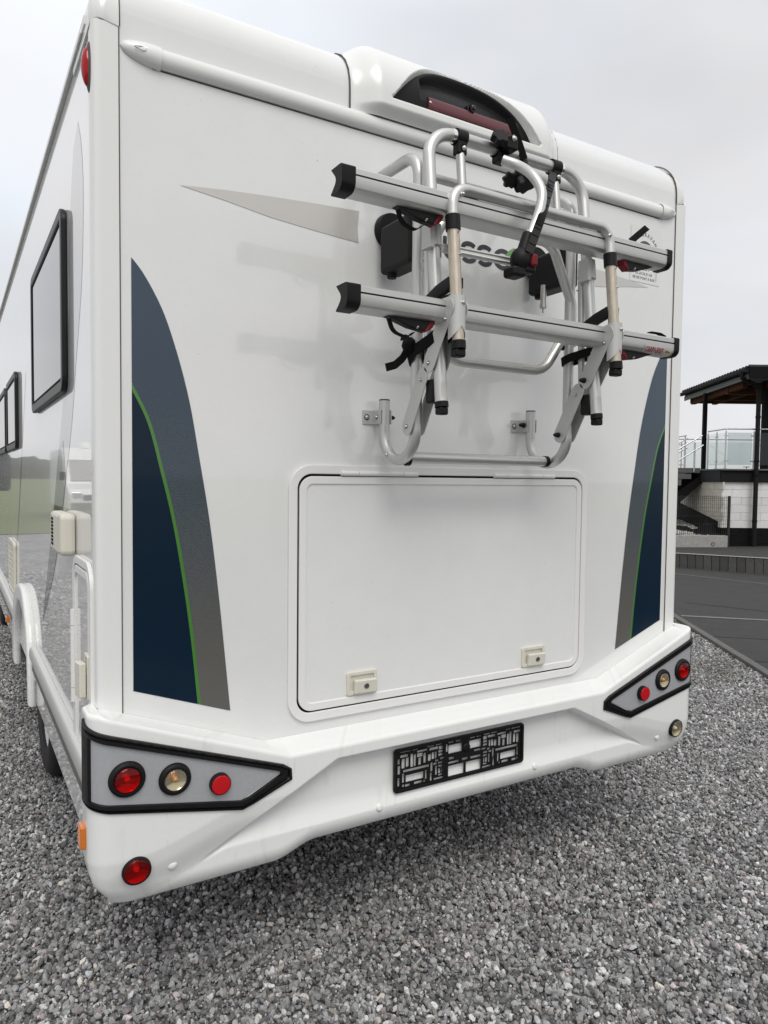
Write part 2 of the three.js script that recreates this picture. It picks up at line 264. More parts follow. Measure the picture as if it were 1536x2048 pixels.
// ---------------------------------------------------------------- motorhome
const home = thing('motorhome', 'white motorhome with navy and grey blade decals standing on the gravel', 'motorhome', V(MID, 0, -2.7));
const LEN = 5.4, ROOF_Y = 2.77, ROOF_R = 0.16;
{ // rear wall and the rest of the box
  part(home, 'rear_panel', box(0.0005, PHOTO_W - 0.0005, 0.72, 2.775, -0.03, 0), gel);
  // side walls
  part(home, 'side_wall', box(XS, XS + 0.03, 0.62, ROOF_Y, -LEN, -0.031), gelSide);
  part(home, 'side_wall', box(PHOTO_W - XS - 0.03, PHOTO_W - XS, 0.62, ROOF_Y, -LEN, -0.031), gelSide);
  part(home, 'floor_pan', box(XS + 0.032, PHOTO_W - XS - 0.032, 0.50, 0.70, -LEN, -0.05), underbody);
  part(home, 'front_bulkhead', box(XS + 0.032, PHOTO_W - XS - 0.032, 0.71, ROOF_Y, -LEN, -LEN + 0.03), gelPlain);
  // roof: lofted rounded rectangle
  const ring = (inset, y, off = 0) => { const rc = 0.03 + inset, x0 = XS + inset - off, x1 = PHOTO_W - XS - inset + off, z1 = 0 - inset + off, z0 = -LEN + inset - off, o = []; const rr2 = rc + off;
    for (const [cx, cz, a] of [[x1 - rr2, z1 - rr2, 0], [x0 + rr2, z1 - rr2, 90], [x0 + rr2, z0 + rr2, 180], [x1 - rr2, z0 + rr2, 270]]) for (let i = 0; i <= 8; i++) { const t = (a + 90 * i / 8) * Math.PI / 180; o.push(V(cx + rr2 * Math.cos(t), y, cz + rr2 * Math.sin(t))); } o.push(o[0].clone()); return o; };
  const rows = []; rows.push(ring(0, ROOF_Y + 0.0005)); for (let k = 1; k <= 12; k++) { const a = k / 12 * Math.PI / 2; rows.push(ring(ROOF_R * (1 - Math.cos(a)), ROOF_Y + ROOF_R * Math.sin(a))); } rows.push(ring(0.6, ROOF_Y + ROOF_R + 0.012)); rows.push(ring(1.1, ROOF_Y + ROOF_R + 0.02));
  part(home, 'roof', grid(rows[0].length - 1, rows.length - 1, (i, j) => { const p = rows[j][i]; p.u = p.x; p.v = p.y + p.z; return p; }), gel);
  // corner caps over the roof ends, 5 mm proud, from the rear seam round to the side
  for (const s of [1, -1]) {
    const mir = x => s > 0 ? x : PHOTO_W - x, OFF = 0.006, prof = [];
    prof.push([-0.032, 0]); for (let k = 0; k <= 10; k++) { const a = k / 10 * Math.PI / 2; prof.push([a, 1]); }
    const plan = (inset, off) => { const o = [], R = 0.03 + inset + off, x0 = XS + inset - off, z1 = -inset + off; o.push([0.0, z1]); o.push([Math.max(0.0, -1), z1]); for (let i = 0; i <= 8; i++) { const t = (90 + 90 * i / 8) * Math.PI / 180; o.push([x0 + R + R * Math.cos(t), z1 - R + R * Math.sin(t)]); } o.push([x0, -0.30]); return o; };
    const lay = []; const add = (inset, y, off) => lay.push(plan(inset, off).map(q => V(mir(Math.min(q[0], 0.0)), y, q[1])));
    add(0, 2.738, 0.0005); add(0, 2.738, OFF); for (const r of lay) r.forEach((v, i) => { v.y += 0.014 * Math.sin(Math.PI * clamp(i / 10, 0, 1)) - 0.008; }); add(0, ROOF_Y, OFF); for (let k = 1; k <= 10; k++) { const a = k / 10 * Math.PI / 2; add(ROOF_R * (1 - Math.cos(a)), ROOF_Y + (ROOF_R + OFF) * Math.sin(a), OFF * Math.cos(a)); }
    part(home, 'roof_corner_cap', grid(lay[0].length - 1, lay.length - 1, (i, j) => { const p = lay[j][i].clone(); p.u = p.x; p.v = p.y; return p; }), gelPlain);
    // dark sealant seam between cap and roof skin
    const seam = [V(mir(0.0015), 2.738, 0.003), V(mir(0.0015), ROOF_Y, 0.003)]; for (let k = 1; k <= 10; k++) { const a = k / 10 * Math.PI / 2; seam.push(V(mir(0.0015), ROOF_Y + (ROOF_R + 0.003) * Math.sin(a), -ROOF_R + (ROOF_R + 0.003) * Math.cos(a))); }
    part(home, 'seam', tube(seam, 0.0022, 0, 6), sealant);
  }
  // corner posts
  for (const s of [1, -1]) {
    const mir = x => s > 0 ? x : PHOTO_W - x;
    const prof = []; const R = 0.014; prof.push([-0.0015, -0.028], [-0.0015, 0.0035]); prof.push([-0.045, 0.0055]); for (let i = 0; i <= 6; i++) { const t = (90 + 90 * i / 6) * Math.PI / 180; prof.push([-0.0655 + R + R * Math.cos(t), 0.0055 - R + R * Math.sin(t)]); } prof.push([-0.0655, -0.05], [-0.0635, -0.052], [-0.0635, -0.028]);
    const path = [V(0, 0.90, 0), V(0, 2.737, 0)];
    const g = sweep(path, prof.map(q => [q[0], -q[1]]), V(1, 0, 0), true, 0.5); if (s < 0) { g.scale(-1, 1, 1); g.translate(PHOTO_W, 0, 0); flip(g); }
    part(home, 'corner_post', g, gelPlain);
    part(home, 'seam', tube([V(mir(0.0), 0.93, 0.0022), V(mir(0.0), 2.737, 0.0022)], 0.0019, 0, 6), sealant);
  }
}
function flip(g) { // turn the winding after a mirror
  if (g.index) { const a = g.index.array; for (let i = 0; i < a.length; i += 3) { const t = a[i]; a[i] = a[i + 1]; a[i + 1] = t; } }
  else for (const k of Object.keys(g.attributes)) { const at = g.attributes[k], n = at.itemSize, a = at.array; for (let i = 0; i < at.count; i += 3) for (let c = 0; c < n; c++) { const t = a[i * n + c]; a[i * n + c] = a[(i + 1) * n + c]; a[(i + 1) * n + c] = t; } }
  const nn = g.attributes.normal; if (nn) g.computeVertexNormals === undefined; return g;
}
const mirrorX = g => { g.scale(-1, 1, 1); g.translate(PHOTO_W, 0, 0); const n = g.attributes.normal; return flip(g); };
{ // half-round trim rail below the roof
  const y = 2.683, prof = []; for (let i = 0; i <= 12; i++) { const t = Math.PI * i / 12; prof.push([0.027 * Math.cos(t), 0.022 * Math.sin(t)]); }
  const rail = part(home, 'trim_rail', sweep([V(0.10, y, 0), V(2.11, y, 0)], prof, V(0, 1, 0)), gelPlain);
  for (const s of [1, -1]) {
    const n = 22, st = []; for (let i = 0; i <= n; i++) st.push(i / n);
    let g = grid(n, 12, (i, j) => { const t = i / n, x = 0.003 + 0.102 * t, e = Math.sqrt(clamp(1 - Math.pow(1 - Math.min(1, t * 1.12), 1.8), 0, 1)) * 1.07, a = Math.PI * j / 12; return V(x, y + 0.008 * (1 - t) + 0.0285 * e * Math.cos(a), 0.0005 + 0.0235 * e * Math.sin(a)); });
    if (s < 0) mirrorX(g); g.computeVertexNormals();
    const cap = part(home, 'trim_end_cap', g, gelPlain);
    // raised teardrop outline on the cap
    const drop = []; for (let i = 0; i <= 28; i++) { const a = 2 * Math.PI * i / 28, w = 0.0065 * (0.75 + 0.45 * Math.cos(a)) * (Math.cos(a) > -0.97 ? 1 : 0.5); drop.push(V(s > 0 ? 0.05 + 0.015 * Math.cos(a) : PHOTO_W - 0.05 - 0.015 * Math.cos(a), y + 0.004 + w * Math.sin(a), 0.0237 - 0.5 * Math.pow(w * Math.sin(a) + 0.004, 2) / 0.028)); }
    part(cap, 'emblem_outline', tube(drop, 0.0007, 0, 5), sealant);
  }
  part(home, 'seam', tube([V(0.085, y - 0.0285, 0.001), V(2.125, y - 0.0285, 0.001)], 0.0013, 0, 5), sealant);  // dark line put in for the shadow under the trim rail
}
// ---- third brake light housing on the roof edge
const roofS = (x, t, h) => { const t0 = 0.065; if (t < t0) return V(x, 2.705 + t, h); const a = Math.min((t - t0) / ROOF_R, Math.PI / 2), over = Math.max(0, t - t0 - ROOF_R * Math.PI / 2); return V(x, ROOF_Y + (ROOF_R + h) * Math.sin(a), -ROOF_R + (ROOF_R + h) * Math.cos(a) - over); };
function onRoof(px, py, h) { let best = null, prev = null; const d = ray(px, py); for (let t = 0; t < 0.5; t += 0.001) { const s = roofS(0, t, h), k = (s.z - EYE.z) / d.z, y = EYE.y + k * d.y, e = y - s.y; if (prev !== null && prev * e <= 0) return [EYE.x + k * d.x, t]; prev = e; } return best; }
{
  const H = 0.046, outline = [[780, 202], [797.5, 180.6], [822.5, 163], [847.5, 157], [879, 160], [925, 174], [972.5, 196], [1004, 215], [1035, 246], [1057, 277.5], [1065, 294]].map(p => onRoof(p[0], p[1], 0.02)).filter(Boolean);
  const cx = 1.105, half = 0.299, tb = 0.057, arch = x => { const q = Math.min(1, Math.abs(x - cx) / half); return tb + 0.165 * (1 - q * q); };
  const hump = (x, t) => {
    const q = Math.abs(x - cx), side = smooth(0.43, 0.335, q), low = smooth(-0.002, 0.03, t), back = smooth(0.62, 0.30, t);
    let h = H * side * (0.35 + 0.65 * low) * back + 0.004;
    const inArch = Math.min(arch(x) - t, t - tb, (half - q) * 0.8);                    // positive inside the black field
    h -= (h - 0.0015) * smooth(-0.006, 0.003, inArch);
    return h;
  };
  const nu = 190, nv = 150;
  const g = grid(nu, nv, (i, j) => { const x = lerp(cx - 0.43, cx + 0.43, i / nu), t = 0.56 * j / nv; const p = roofS(x, t, hump(x, t)); p.u = x; p.v = t; return p; });
    const hs = part(home, 'brake_light_housing', g, gelPlain);
  // black field
  const f = grid(150, 50, (i, j) => { const x = lerp(cx - half + 0.001, cx + half - 0.001, i / 150), t = lerp(tb + 0.001, Math.max(tb + 0.002, arch(x) + 0.001), j / 50), hb = 0.0145 + 0.030 * (t - tb) / 0.165; return roofS(x, t, hb - (hb - 0.005) * smooth(0.205, 0.19, Math.abs(x - cx - 0.02)) * smooth(0.034, 0.046, t - tb) * smooth(0.006, 0.016, arch(x) - t)); });
  const bp = part(home, 'black_light_panel', f, blackPlastic);
  // red light bar
  const L = onRoof(856, 206, 0.02), Rr = onRoof(1010, 256, 0.02), tt = 0.5 * (L[1] + Rr[1]);
  const path = []; for (let i = 0; i <= 20; i++) path.push(roofS(lerp(L[0], Rr[0] + 0.03, i / 20), tt, 0.017));
  const bar = part(home, 'brake_light', sweep(path, rectP(0.036, 0.016, 0.007, 4), V(0, 1, 0), true, 0.7), darkRedLens, 'long dark red brake light bar');
  for (const e of [0.02, 0.98]) { const p = roofS(lerp(L[0], Rr[0] + 0.03, e), tt, 0.0255); part(bar, 'screw', turned([[0, 0.0015], [0.004, 0.001], [0.0045, 0]], p, V(0, 0.3, 1), 12), steel); }
  // camera
  const c = onRoof(942, 205, 0.03), cp = roofS(c[0], c[1], 0.02), cam = part(home, 'reversing_camera', merge([cyl(cp.clone().add(V(0, -0.014, -0.012)), cp.clone().add(V(0, -0.02, 0.024)), 0.014, 0.013, 20), box(cp.x - 0.016, cp.x + 0.016, cp.y - 0.034, cp.y - 0.012, cp.z - 0.012, cp.z + 0.014, 0.004)]), blackGloss);
  part(cam, 'camera_lens', turned([[0, 0.003], [0.006, 0.002], [0.0085, 0]], cp.clone().add(V(0, -0.0198, 0.0245)), V(0, -0.1, 1), 16), tinted);
  part(home, 'seam', tube([0, 0.02, 0.05, 0.09, 0.13, 0.17, 0.21, 0.25, 0.29].map(t => roofS(cx - 0.431, t, 0.003)), 0.003, 0, 6), sealant);
  part(home, 'seam', tube([0, 0.02, 0.05, 0.09, 0.13, 0.17, 0.21, 0.25, 0.29].map(t => roofS(cx + 0.431, t, 0.003)), 0.002, 0, 6), sealant);
}
{ // ---- vinyl decals of the rear wall
  const P = (a, z = 0) => { const q = onZ(a[0], a[1], z); return [q.x, q.y]; };
  const edge = [[263, 514.7], [286, 546], [322.6, 614.7], [350, 692.7], [377.7, 798], [398, 913], [419, 1041.5], [437, 1188], [451, 1326], [460.3, 1421]].map(a => P(a));
  const curve = smoothPts(edge), botL = P([266.6, 1382]), top = P([263, 514.7]);
  const gOut = smoothPts([[264, 766], [299.6, 839.6], [327, 940.5], [350, 1037], [370.8, 1156], [386.9, 1271], [401.5, 1408.6]].map(a => P(a)));
  const gIn = gOut.map((p, i) => { const q = gOut[Math.min(i + 1, gOut.length - 1)], o = gOut[Math.max(0, i - 1)], dx = q[0] - o[0], dy = q[1] - o[1], l = Math.hypot(dx, dy); return [Math.max(botL[0], p[0] + 0.0088 * dy / l), p[1] - 0.0088 * dx / l]; });
  const lineY = x => lerp(botL[1], edge[9][1], (x - botL[0]) / (edge[9][0] - botL[0]));
  gIn[gIn.length - 1][1] = lineY(gIn[gIn.length - 1][0]); gOut[gOut.length - 1][1] = lineY(gOut[gOut.length - 1][0]);
  const xl = botL[0];
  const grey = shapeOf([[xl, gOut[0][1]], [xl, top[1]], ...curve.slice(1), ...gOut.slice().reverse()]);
  const green = shapeOf([...gOut, ...gIn.slice().reverse()]);
  const navy = shapeOf([...gIn, [xl, botL[1]]]);
  for (const s of [1, -1]) {
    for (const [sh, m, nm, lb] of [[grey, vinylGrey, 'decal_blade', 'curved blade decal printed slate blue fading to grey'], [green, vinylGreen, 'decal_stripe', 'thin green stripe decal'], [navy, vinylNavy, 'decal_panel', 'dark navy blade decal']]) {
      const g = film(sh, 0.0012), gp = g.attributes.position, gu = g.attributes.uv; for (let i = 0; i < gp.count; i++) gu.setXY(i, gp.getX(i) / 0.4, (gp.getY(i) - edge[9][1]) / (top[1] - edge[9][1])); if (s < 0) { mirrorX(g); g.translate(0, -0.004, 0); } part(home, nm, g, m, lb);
    }
  }
  const blade = [P([358.6, 370]), P([450, 380]), P([540.6, 393]), P([630, 407]), P([718, 422.5]), P([714.8, 454.6]), P([716.8, 486]), P([628, 461]), P([540.6, 434.6]), P([450, 401])];
  for (const s of [1, -1]) { const g = film(shapeOf(blade), 0.0012); if (s < 0) mirrorX(g); part(home, 'decal_blade', g, vinylPale, 'pale grey pointed blade decal'); }
}
{ // ---- maker's lettering between the carrier's legs, drawn with thick round strokes
  const y0 = 2.319, h = 0.074, w = 0.0155, z = 0.0012;
  const ribbon = (pts, wd = w) => { const n = pts.length, L = [], R = []; for (let i = 0; i < n; i++) { const a = pts[Math.max(0, i - 1)], b = pts[Math.min(n - 1, i + 1)], dx = b[0] - a[0], dy = b[1] - a[1], l = Math.hypot(dx, dy) || 1; L.push([pts[i][0] - dy / l * wd / 2, pts[i][1] + dx / l * wd / 2]); R.push([pts[i][0] + dy / l * wd / 2, pts[i][1] - dx / l * wd / 2]); } return shapeOf([...L, ...R.reverse()]); };
  const arc = (cx, cy, rx, ry, a0, a1, n = 20) => Array.from({ length: n + 1 }, (_, i) => { const t = (a0 + (a1 - a0) * i / n) * Math.PI / 180; return [cx + rx * Math.cos(t), cy + ry * Math.sin(t)]; });
  const e = w / 2, T = y0 + h - e, B = y0 + e, M = (T + B) / 2, q = (T - M) / 2;
  const glyph = {
    s: (x, W) => [[...arc(x + W / 2, M + q, W / 2 - e, q, 25, 270, 18), ...arc(x + W / 2, M - q, W / 2 - e, q, 90, -155, 18)]],
    o: (x, W) => [arc(x + W / 2, M, W / 2 - e, (T - B) / 2, 0, 360, 36)],
    c: (x, W) => [arc(x + W / 2, M, W / 2 - e, (T - B) / 2, 45, 315, 28)],
    u: (x, W) => [[[x + e, T + e], ...arc(x + W / 2, B + W / 2 - e, W / 2 - e, W / 2 - e, 180, 360, 16), [x + W - e, T + e]]],
    n: (x, W) => [[[x + e, B - e], ...arc(x + W / 2, T - W / 2 + e, W / 2 - e, W / 2 - e, 180, 0, 16), [x + W - e, B - e]]],
    h: (x, W) => [[[x + e, B - e], [x + e, T + 0.035]], [[x + e, B - e], ...arc(x + W / 2, T - W / 2 + e, W / 2 - e, W / 2 - e, 180, 0, 16), [x + W - e, B - e]]],
    a: (x, W) => [arc(x + W / 2, M, W / 2 - e, (T - B) / 2, 0, 360, 30), [[x + W - e, T + e], [x + W - e, B - e]]],
  };
  for (const [c, x, W] of [['c', 0.745, 0.07], ['h', 0.82, 0.066], ['a', 0.89, 0.072], ['u', 1.03, 0.07], ['s', 1.105, 0.067], ['s', 1.174, 0.068], ['o', 1.245, 0.088], ['n', 1.345, 0.072]]) {
    const xx = c === 'a' ? 0.952 : c === 'h' ? 0.88 : c === 'c' ? 0.80 : x;
    part(home, 'letter_decal', merge(glyph[c](xx, W).map((p, i) => film(ribbon(p), z + i * 0.0004))), vinylInk);
  }
  part(home, 'leaf_decal', film(shapeOf(smoothPts([[1.296, 2.368], [1.312, 2.388], [1.342, 2.404], [1.337, 2.382], [1.318, 2.368], [1.296, 2.368]], 30)), z + 0.0012), vinylLeaf, 'small green leaf mark over the lettering');
}
{ // ---- dealer's round sticker near the right edge
  const cw = 512, c = document.createElement('canvas'); c.width = cw; c.height = 640; const k = c.getContext('2d');
  k.fillStyle = '#e3e4e1'; k.fillRect(0, 0, cw, 640); k.textAlign = 'center'; k.fillStyle = '#23282e';
  k.font = 'bold 62px sans-serif'; const word = 'LE CARAVANE'; const R = 200, cx = 250, cy = 300;
  for (let i = 0; i < word.length; i++) { const a = -Math.PI / 2 + (i - (word.length - 1) / 2) * 0.235; k.save(); k.translate(cx + R * Math.cos(a), cy + R * Math.sin(a)); k.rotate(a + Math.PI / 2); k.fillText(word[i], 0, 0); k.restore(); }
  k.fillStyle = '#33424f'; k.beginPath(); k.arc(cx, cy, 150, 0, 7); k.fill(); k.fillStyle = '#e3e4e1'; k.beginPath(); k.arc(cx, cy + 8, 96, 0, 7); k.fill();
  k.fillStyle = '#e3e4e1'; k.fillRect(0, 420, cw, 220); k.fillStyle = '#23282e'; k.font = 'bold 76px sans-serif'; k.fillText('TEST', 250, 492);
  k.font = 'bold 44px sans-serif'; k.fillText('03.24.54.51.46', 235, 548); k.fillText('08190 PONT A BAR', 235, 602);
  k.strokeStyle = '#596470'; k.lineWidth = 4; k.beginPath(); k.moveTo(420, 400); k.lineTo(450, 600); k.lineTo(486, 330); k.stroke();
  const t = new THREE.CanvasTexture(c); t.colorSpace = THREE.SRGBColorSpace;
  const g = new THREE.PlaneGeometry(0.175, 0.219); g.translate(2.03, 2.492, 0.0015); part(home, 'round_sticker', g, std(1, 1, 1, 0.4, { map: t, clearcoat: 0.5 }), 'white sticker with curved lettering and a phone number');
}
{ // ---- garage door in the rear wall
  const X0 = 0.477, X1 = 1.725, Y0 = 0.832, Y1 = 1.622;
  part(home, 'door_frame', slab(frameShape(X0, Y0, X1, Y1, 0.075, 0.028), 0.0005, 0.010, 0.0025, 16), frameWhite);
  part(home, 'door_seal', slab(frameShape(X0 + 0.027, Y0 + 0.027, X1 - 0.027, Y1 - 0.027, 0.05, 0.012), 0.0005, 0.0035, 0, 16), rubber);
  const dx0 = X0 + 0.034, dx1 = X1 - 0.0325, dy0 = Y0 + 0.0335, dy1 = Y1 - 0.035;
  const door = part(home, 'garage_door', slab(rr(dx0 + 0.003, dy0 + 0.003, dx1 - 0.003, dy1 - 0.003, 0.042), 0.0006, 0.0065, 0, 16), doorMat);
  part(door, 'door_rim', slab(frameShape(dx0, dy0, dx1, dy1, 0.045, 0.024), 0.0008, 0.0105, 0.002, 16), frameWhite);
  for (const [a, b] of [[0.65, 0.934], [1.258, 1.546]]) {
    const y = 1.5965, g1 = a + (b - a) * 0.215, g2 = a + (b - a) * 0.80;
    const hg = part(door, 'hinge', merge([[a, g1 - 0.001], [g1 + 0.001, g2 - 0.001], [g2 + 0.001, b]].map(([p, q], i) => cyl(V(p, y, 0.011), V(q, y, 0.011), 0.0075, 0.0075, 14))), frameWhite);
  }
  for (const [lx, ly] of [[0.676, 0.894], [1.404, 0.892]]) {
    const lw = 0.110, lh = 0.074; // latch
    const l = part(door, 'latch', slab(frameShape(lx, ly, lx + lw, ly + lh, 0.008, 0.012), 0.0066, 0.0145, 0.002), cream);
    part(door, 'latch', slab(rr(lx + 0.010, ly + 0.010, lx + lw - 0.010, ly + lh - 0.010, 0.004), 0.0066, 0.008), cream).name = 'latch_pocket';
    let h = box(-0.039, 0.039, -0.022, 0.022, 0.002, 0.018, 0.004); h.rotateX(0.10); h.rotateY(-0.06); h.translate(lx + lw / 2 + 0.007, ly + lh / 2 - 0.008, 0.011);
    part(door, 'latch_handle', h, cream);
    part(door, 'keyhole', turned([[0, 0.0015], [0.0055, 0.0015], [0.0055, 0.003], [0.0085, 0.0025], [0.009, 0]], V(lx + lw / 2 + 0.007, ly + lh / 2 - 0.008, 0.0288), V(-0.06, -0.1, 1), 18), std(0.16, 0.155, 0.15, 0.4, { metalness: 0.7 }));
  }
}
// ---- bumper: surface pushed out from a plan line; w = x on the rear, running on round the corner to the side
const OX = -0.098, RC = 0.055, OZ = 0.087; // outer plan: straight across the rear, a tight corner, then forward along the side
function bplan(w) {
  const c = OX + RC; if (w >= c) return [V(w, 0, OZ), V(0, 0, 1)];
  const t = c - w, L = RC * Math.PI / 2;
  if (t < L) { const a = t / RC; return [V(c - RC * Math.sin(a), 0, OZ - RC + RC * Math.cos(a)), V(-Math.sin(a), 0, Math.cos(a))]; }
  return [V(OX, 0, OZ - RC - (t - L)), V(-1, 0, 0)];
}
const binner = w => { const c = OX + RC; if (w >= c) return V(Math.max(w, -0.066), 0, 0.0005); const t = c - w, L = RC * Math.PI / 2; return t < L ? V(-0.066 + 0.0, 0, 0.0005) : V(-0.066, 0, 0.0005 - (t - L)); };
const sOf = w => MID - Math.min(w, 0.02);
function lipY(w) { const x = Math.max(w, -0.075); if (x > 0.47) return 0.766; const t = smooth(0.47, 0.42, x) * 0.5; return 0.766 + Math.max(0, (0.452 - x)) * 0.372; }
function jointY(w) { const x = Math.max(w, -0.06); return 0.797 + Math.max(0, (0.405 - x)) * 0.367; }
function botY(w) { const x = w; let y = 0.440 + 0.036 * smooth(0.42, 0.56, x); if (w < 0.02) y += 0.03 * smooth(0.02, -0.12, w); return y; }
function bulge(w, y) { // distance of the skin from the base plan
  const top = lipY(w);
  let d = 0.087;
  // lower skirt leans in below a crease that falls towards the corner
  const crease = 0.655 - 0.075 * smooth(0.34, 0.0, w);
  if (y < crease) d -= 0.16 * Math.min(crease - y, 0.12) + 0.02 * smooth(0.03, 0.12, crease - y) * 0.6;
  // scooped middle with a slanting edge
  const dy = (0.727 - y), edgeX = 0.602 - dy * 2.02 * 1.0, inside = (w - edgeX) * 0.44, under = 0.727 - y;
  if (y < 0.74) {
    const deep = 0.047 * smooth(-0.004, 0.02, Math.min(inside, under + 0.004)) ;
    const floor = smooth(0.60, 0.475, y);                     // runs out towards the lower edge
    let ds = 0.087 - deep; ds = lerp(ds, 0.066, floor * smooth(-0.004, 0.03, inside));
    if (inside > -0.004) d = Math.min(d, ds);
  }
  // rolled lower edge
  const e = y - botY(w); if (e < 0.05) d -= 0.022 * Math.pow(1 - e / 0.05, 2);
  return d;
}
const bsurf = (w, y, h = 0) => { const [p, n] = bplan(w), d = bulge(w, y) + h - OZ; return V(p.x + n.x * d, y, p.z + n.z * d); };
{
  const ws = []; for (let i = 0; i <= 16; i++) ws.push(lerp(-0.19, -0.14, i / 16)); for (let i = 1; i <= 26; i++) ws.push(lerp(-0.14, 0.02, i / 26)); for (let i = 1; i <= 150; i++) ws.push(lerp(0.02, 0.72, i / 150)); for (let i = 1; i <= 10; i++) ws.push(lerp(0.72, MID, i / 10));
  const all = ws.concat(ws.slice(0, -1).reverse().map(w => ({ m: w })));
  const N = 110, rowsN = N + 13;
  const g = grid(all.length - 1, rowsN, (i, j) => {
    const a = all[i], mir = typeof a === 'object', w = mir ? a.m : a; let p; const ly = lipY(w), jy = jointY(w), by = botY(w);
    if (j < 6) { // shelf from the rear wall out to the lip, then a rounded edge
      const t = j / 6, [q, n] = bplan(w), o = V(q.x - n.x * 0.009, 0, q.z - n.z * 0.009), i0 = binner(w); p = i0.lerp(o, t); p.y = lerp(jy, ly + 0.008, t);
    } else if (j < 9) { const t = (j - 6) / 3 * Math.PI / 2, [q, n] = bplan(w), d = -0.009 + 0.009 * Math.sin(t); p = V(q.x + n.x * d, ly - 0.002 + 0.010 * Math.cos(t), q.z + n.z * d); }
    else if (j <= 9 + N) { const t = (j - 9) / N; p = bsurf(w, lerp(ly - 0.003, by, t)); }
    else { const k = j - 9 - N, [q, n] = bplan(w), d0 = bulge(w, by) - OZ; const d = d0 - [0, 0.006, 0.014, 0.03, 0.07][k] , y = by + [0, -0.003, -0.003, 0.006, 0.05][k]; p = V(q.x + n.x * d, y, q.z + n.z * d); }
    if (mir) p.x = PHOTO_W - p.x; p.u = p.x + p.z * 0.7; p.v = p.y + p.z * 0.3; return p;
  });
  part(home, 'bumper', g, bumperMat);
  // lamp clusters
  const outer = [[-0.150, 0.952], [-0.06, 0.924], [0.43, 0.752], [0.4545, 0.735], [0.4565, 0.702], [0.336, 0.655], [0.305, 0.6455], [-0.05, 0.716], [-0.150, 0.742]];
  const inner = [[-0.096, 0.913], [-0.06, 0.898], [0.404, 0.7385], [0.4175, 0.7330], [0.4180, 0.7265], [0.324, 0.6805], [0.300, 0.6745], [-0.05, 0.739], [-0.096, 0.749]];
  const O = [], I = []; outer.forEach((p, k) => { const q = outer[(k + 1) % 9], a = inner[k], b = inner[(k + 1) % 9], n = Math.max(3, Math.ceil(Math.hypot(p[0] - q[0], p[1] - q[1]) / 0.01)); for (let i = 0; i < n; i++) { const t = i / n; O.push([lerp(p[0], q[0], t), lerp(p[1], q[1], t)]); I.push([lerp(a[0], b[0], t), lerp(a[1], b[1], t)]); } });
  for (const s of [1, -1]) {
    const M = (w, y, h) => { const [p, n] = bplan(w), d = h; const v = V(p.x + n.x * d, y, p.z + n.z * d); if (s < 0) v.x = PHOTO_W - v.x; return v; };
    const prof = [[0, -0.004], [0.03, 0.006], [0.25, 0.0085], [0.34, 0.004], [0.42, 0.004], [0.5, 0.010], [0.93, 0.0095], [1, 0.0025]];
    const gz = grid(O.length, prof.length - 1, (i, j) => { const a = O[i % O.length], b = I[i % O.length], t = prof[j][0]; return M(lerp(a[0], b[0], t), lerp(a[1], b[1], t), prof[j][1]); });
    const cl = part(home, 'tail_light_bezel', toCreasedNormals(gz, 0.7), blackGloss);
    // grey carrier plate
    const yT = w => { const a = inner; if (w < -0.06) return lerp(0.913, 0.898, (w + 0.096) / 0.036); return lerp(0.898, 0.732, (w + 0.06) / 0.480); }, yB = w => w < -0.05 ? lerp(0.749, 0.739, (w + 0.096) / 0.046) : w < 0.30 ? lerp(0.739, 0.675, (w + 0.05) / 0.35) : lerp(0.675, 0.731, (w - 0.30) / 0.120);
    const gp = grid(60, 4, (i, j) => { const w = lerp(-0.098, 0.4190, i / 60); const v = M(w, lerp(yT(w) + 0.001, yB(w) - 0.001, j / 4), 0.0022); v.u = w; v.v = v.y; return v; });
    part(home, 'tail_light_plate', gp, greyPanel, 'grey brushed plate of the tail lamp cluster');
    for (const [w, y, r, kind] of [[-0.007, 0.799, 0.0345, 0], [0.116, 0.774, 0.031, 1], [0.238, 0.737, 0.0285, 2]]) {
      const c = M(w, y, 0.002), ax = V(0, 0, 1);
      if (kind === 2) { const lamp = part(home, 'red_reflector', turned([[0, 0.0195], [r - 0.005, 0.0195], [r - 0.002, 0.0185], [r - 0.002, 0]], c, ax, 36), redReflector); part(lamp, 'reflector_rim', turned([[r - 0.002, 0.0165], [r, 0.0165], [r + 0.001, 0]], c, ax, 36), blackPlastic); continue; }
      const ringG = turned([[r - 0.001, 0.010], [r + 0.003, 0.013], [r + 0.011, 0.008], [r + 0.0125, 0.0]], c, ax, 40);
      const ring = part(home, kind ? 'reversing_lamp' : 'red_lamp', ringG, blackPlastic);
      const dome = []; for (let i = 0; i <= 10; i++) { const a = i / 10 * Math.PI / 2; dome.push([(r - 0.0005) * Math.sin(a), 0.010 + 0.013 * Math.cos(a)]); }
      if (kind) {
        part(ring, 'lamp_bowl', turned([[0.004, 0.002], [r * 0.6, 0.004], [r - 0.003, 0.011]], c, ax, 32), lampBowl);
        part(ring, 'lamp_bulb', turned([[0, 0.014], [0.006, 0.012], [0.0085, 0.006], [0.0075, 0.002]], c, ax, 18), bulbAmber);
        part(ring, 'lamp_lens', turned(dome, c, ax, 36), clearLens);
      } else { part(ring, 'lamp_bowl', turned([[0.001, 0.002], [r * 0.6, 0.004], [r - 0.003, 0.011]], c, ax, 32), lampBowl); part(ring, 'lamp_bulb', turned([[0, 0.015], [0.006, 0.013], [0.0085, 0.006], [0.0075, 0.002]], c, ax, 18), cream); part(ring, 'lamp_lens', turned(dome, c, ax, 36), redGlass); }
    }
  }
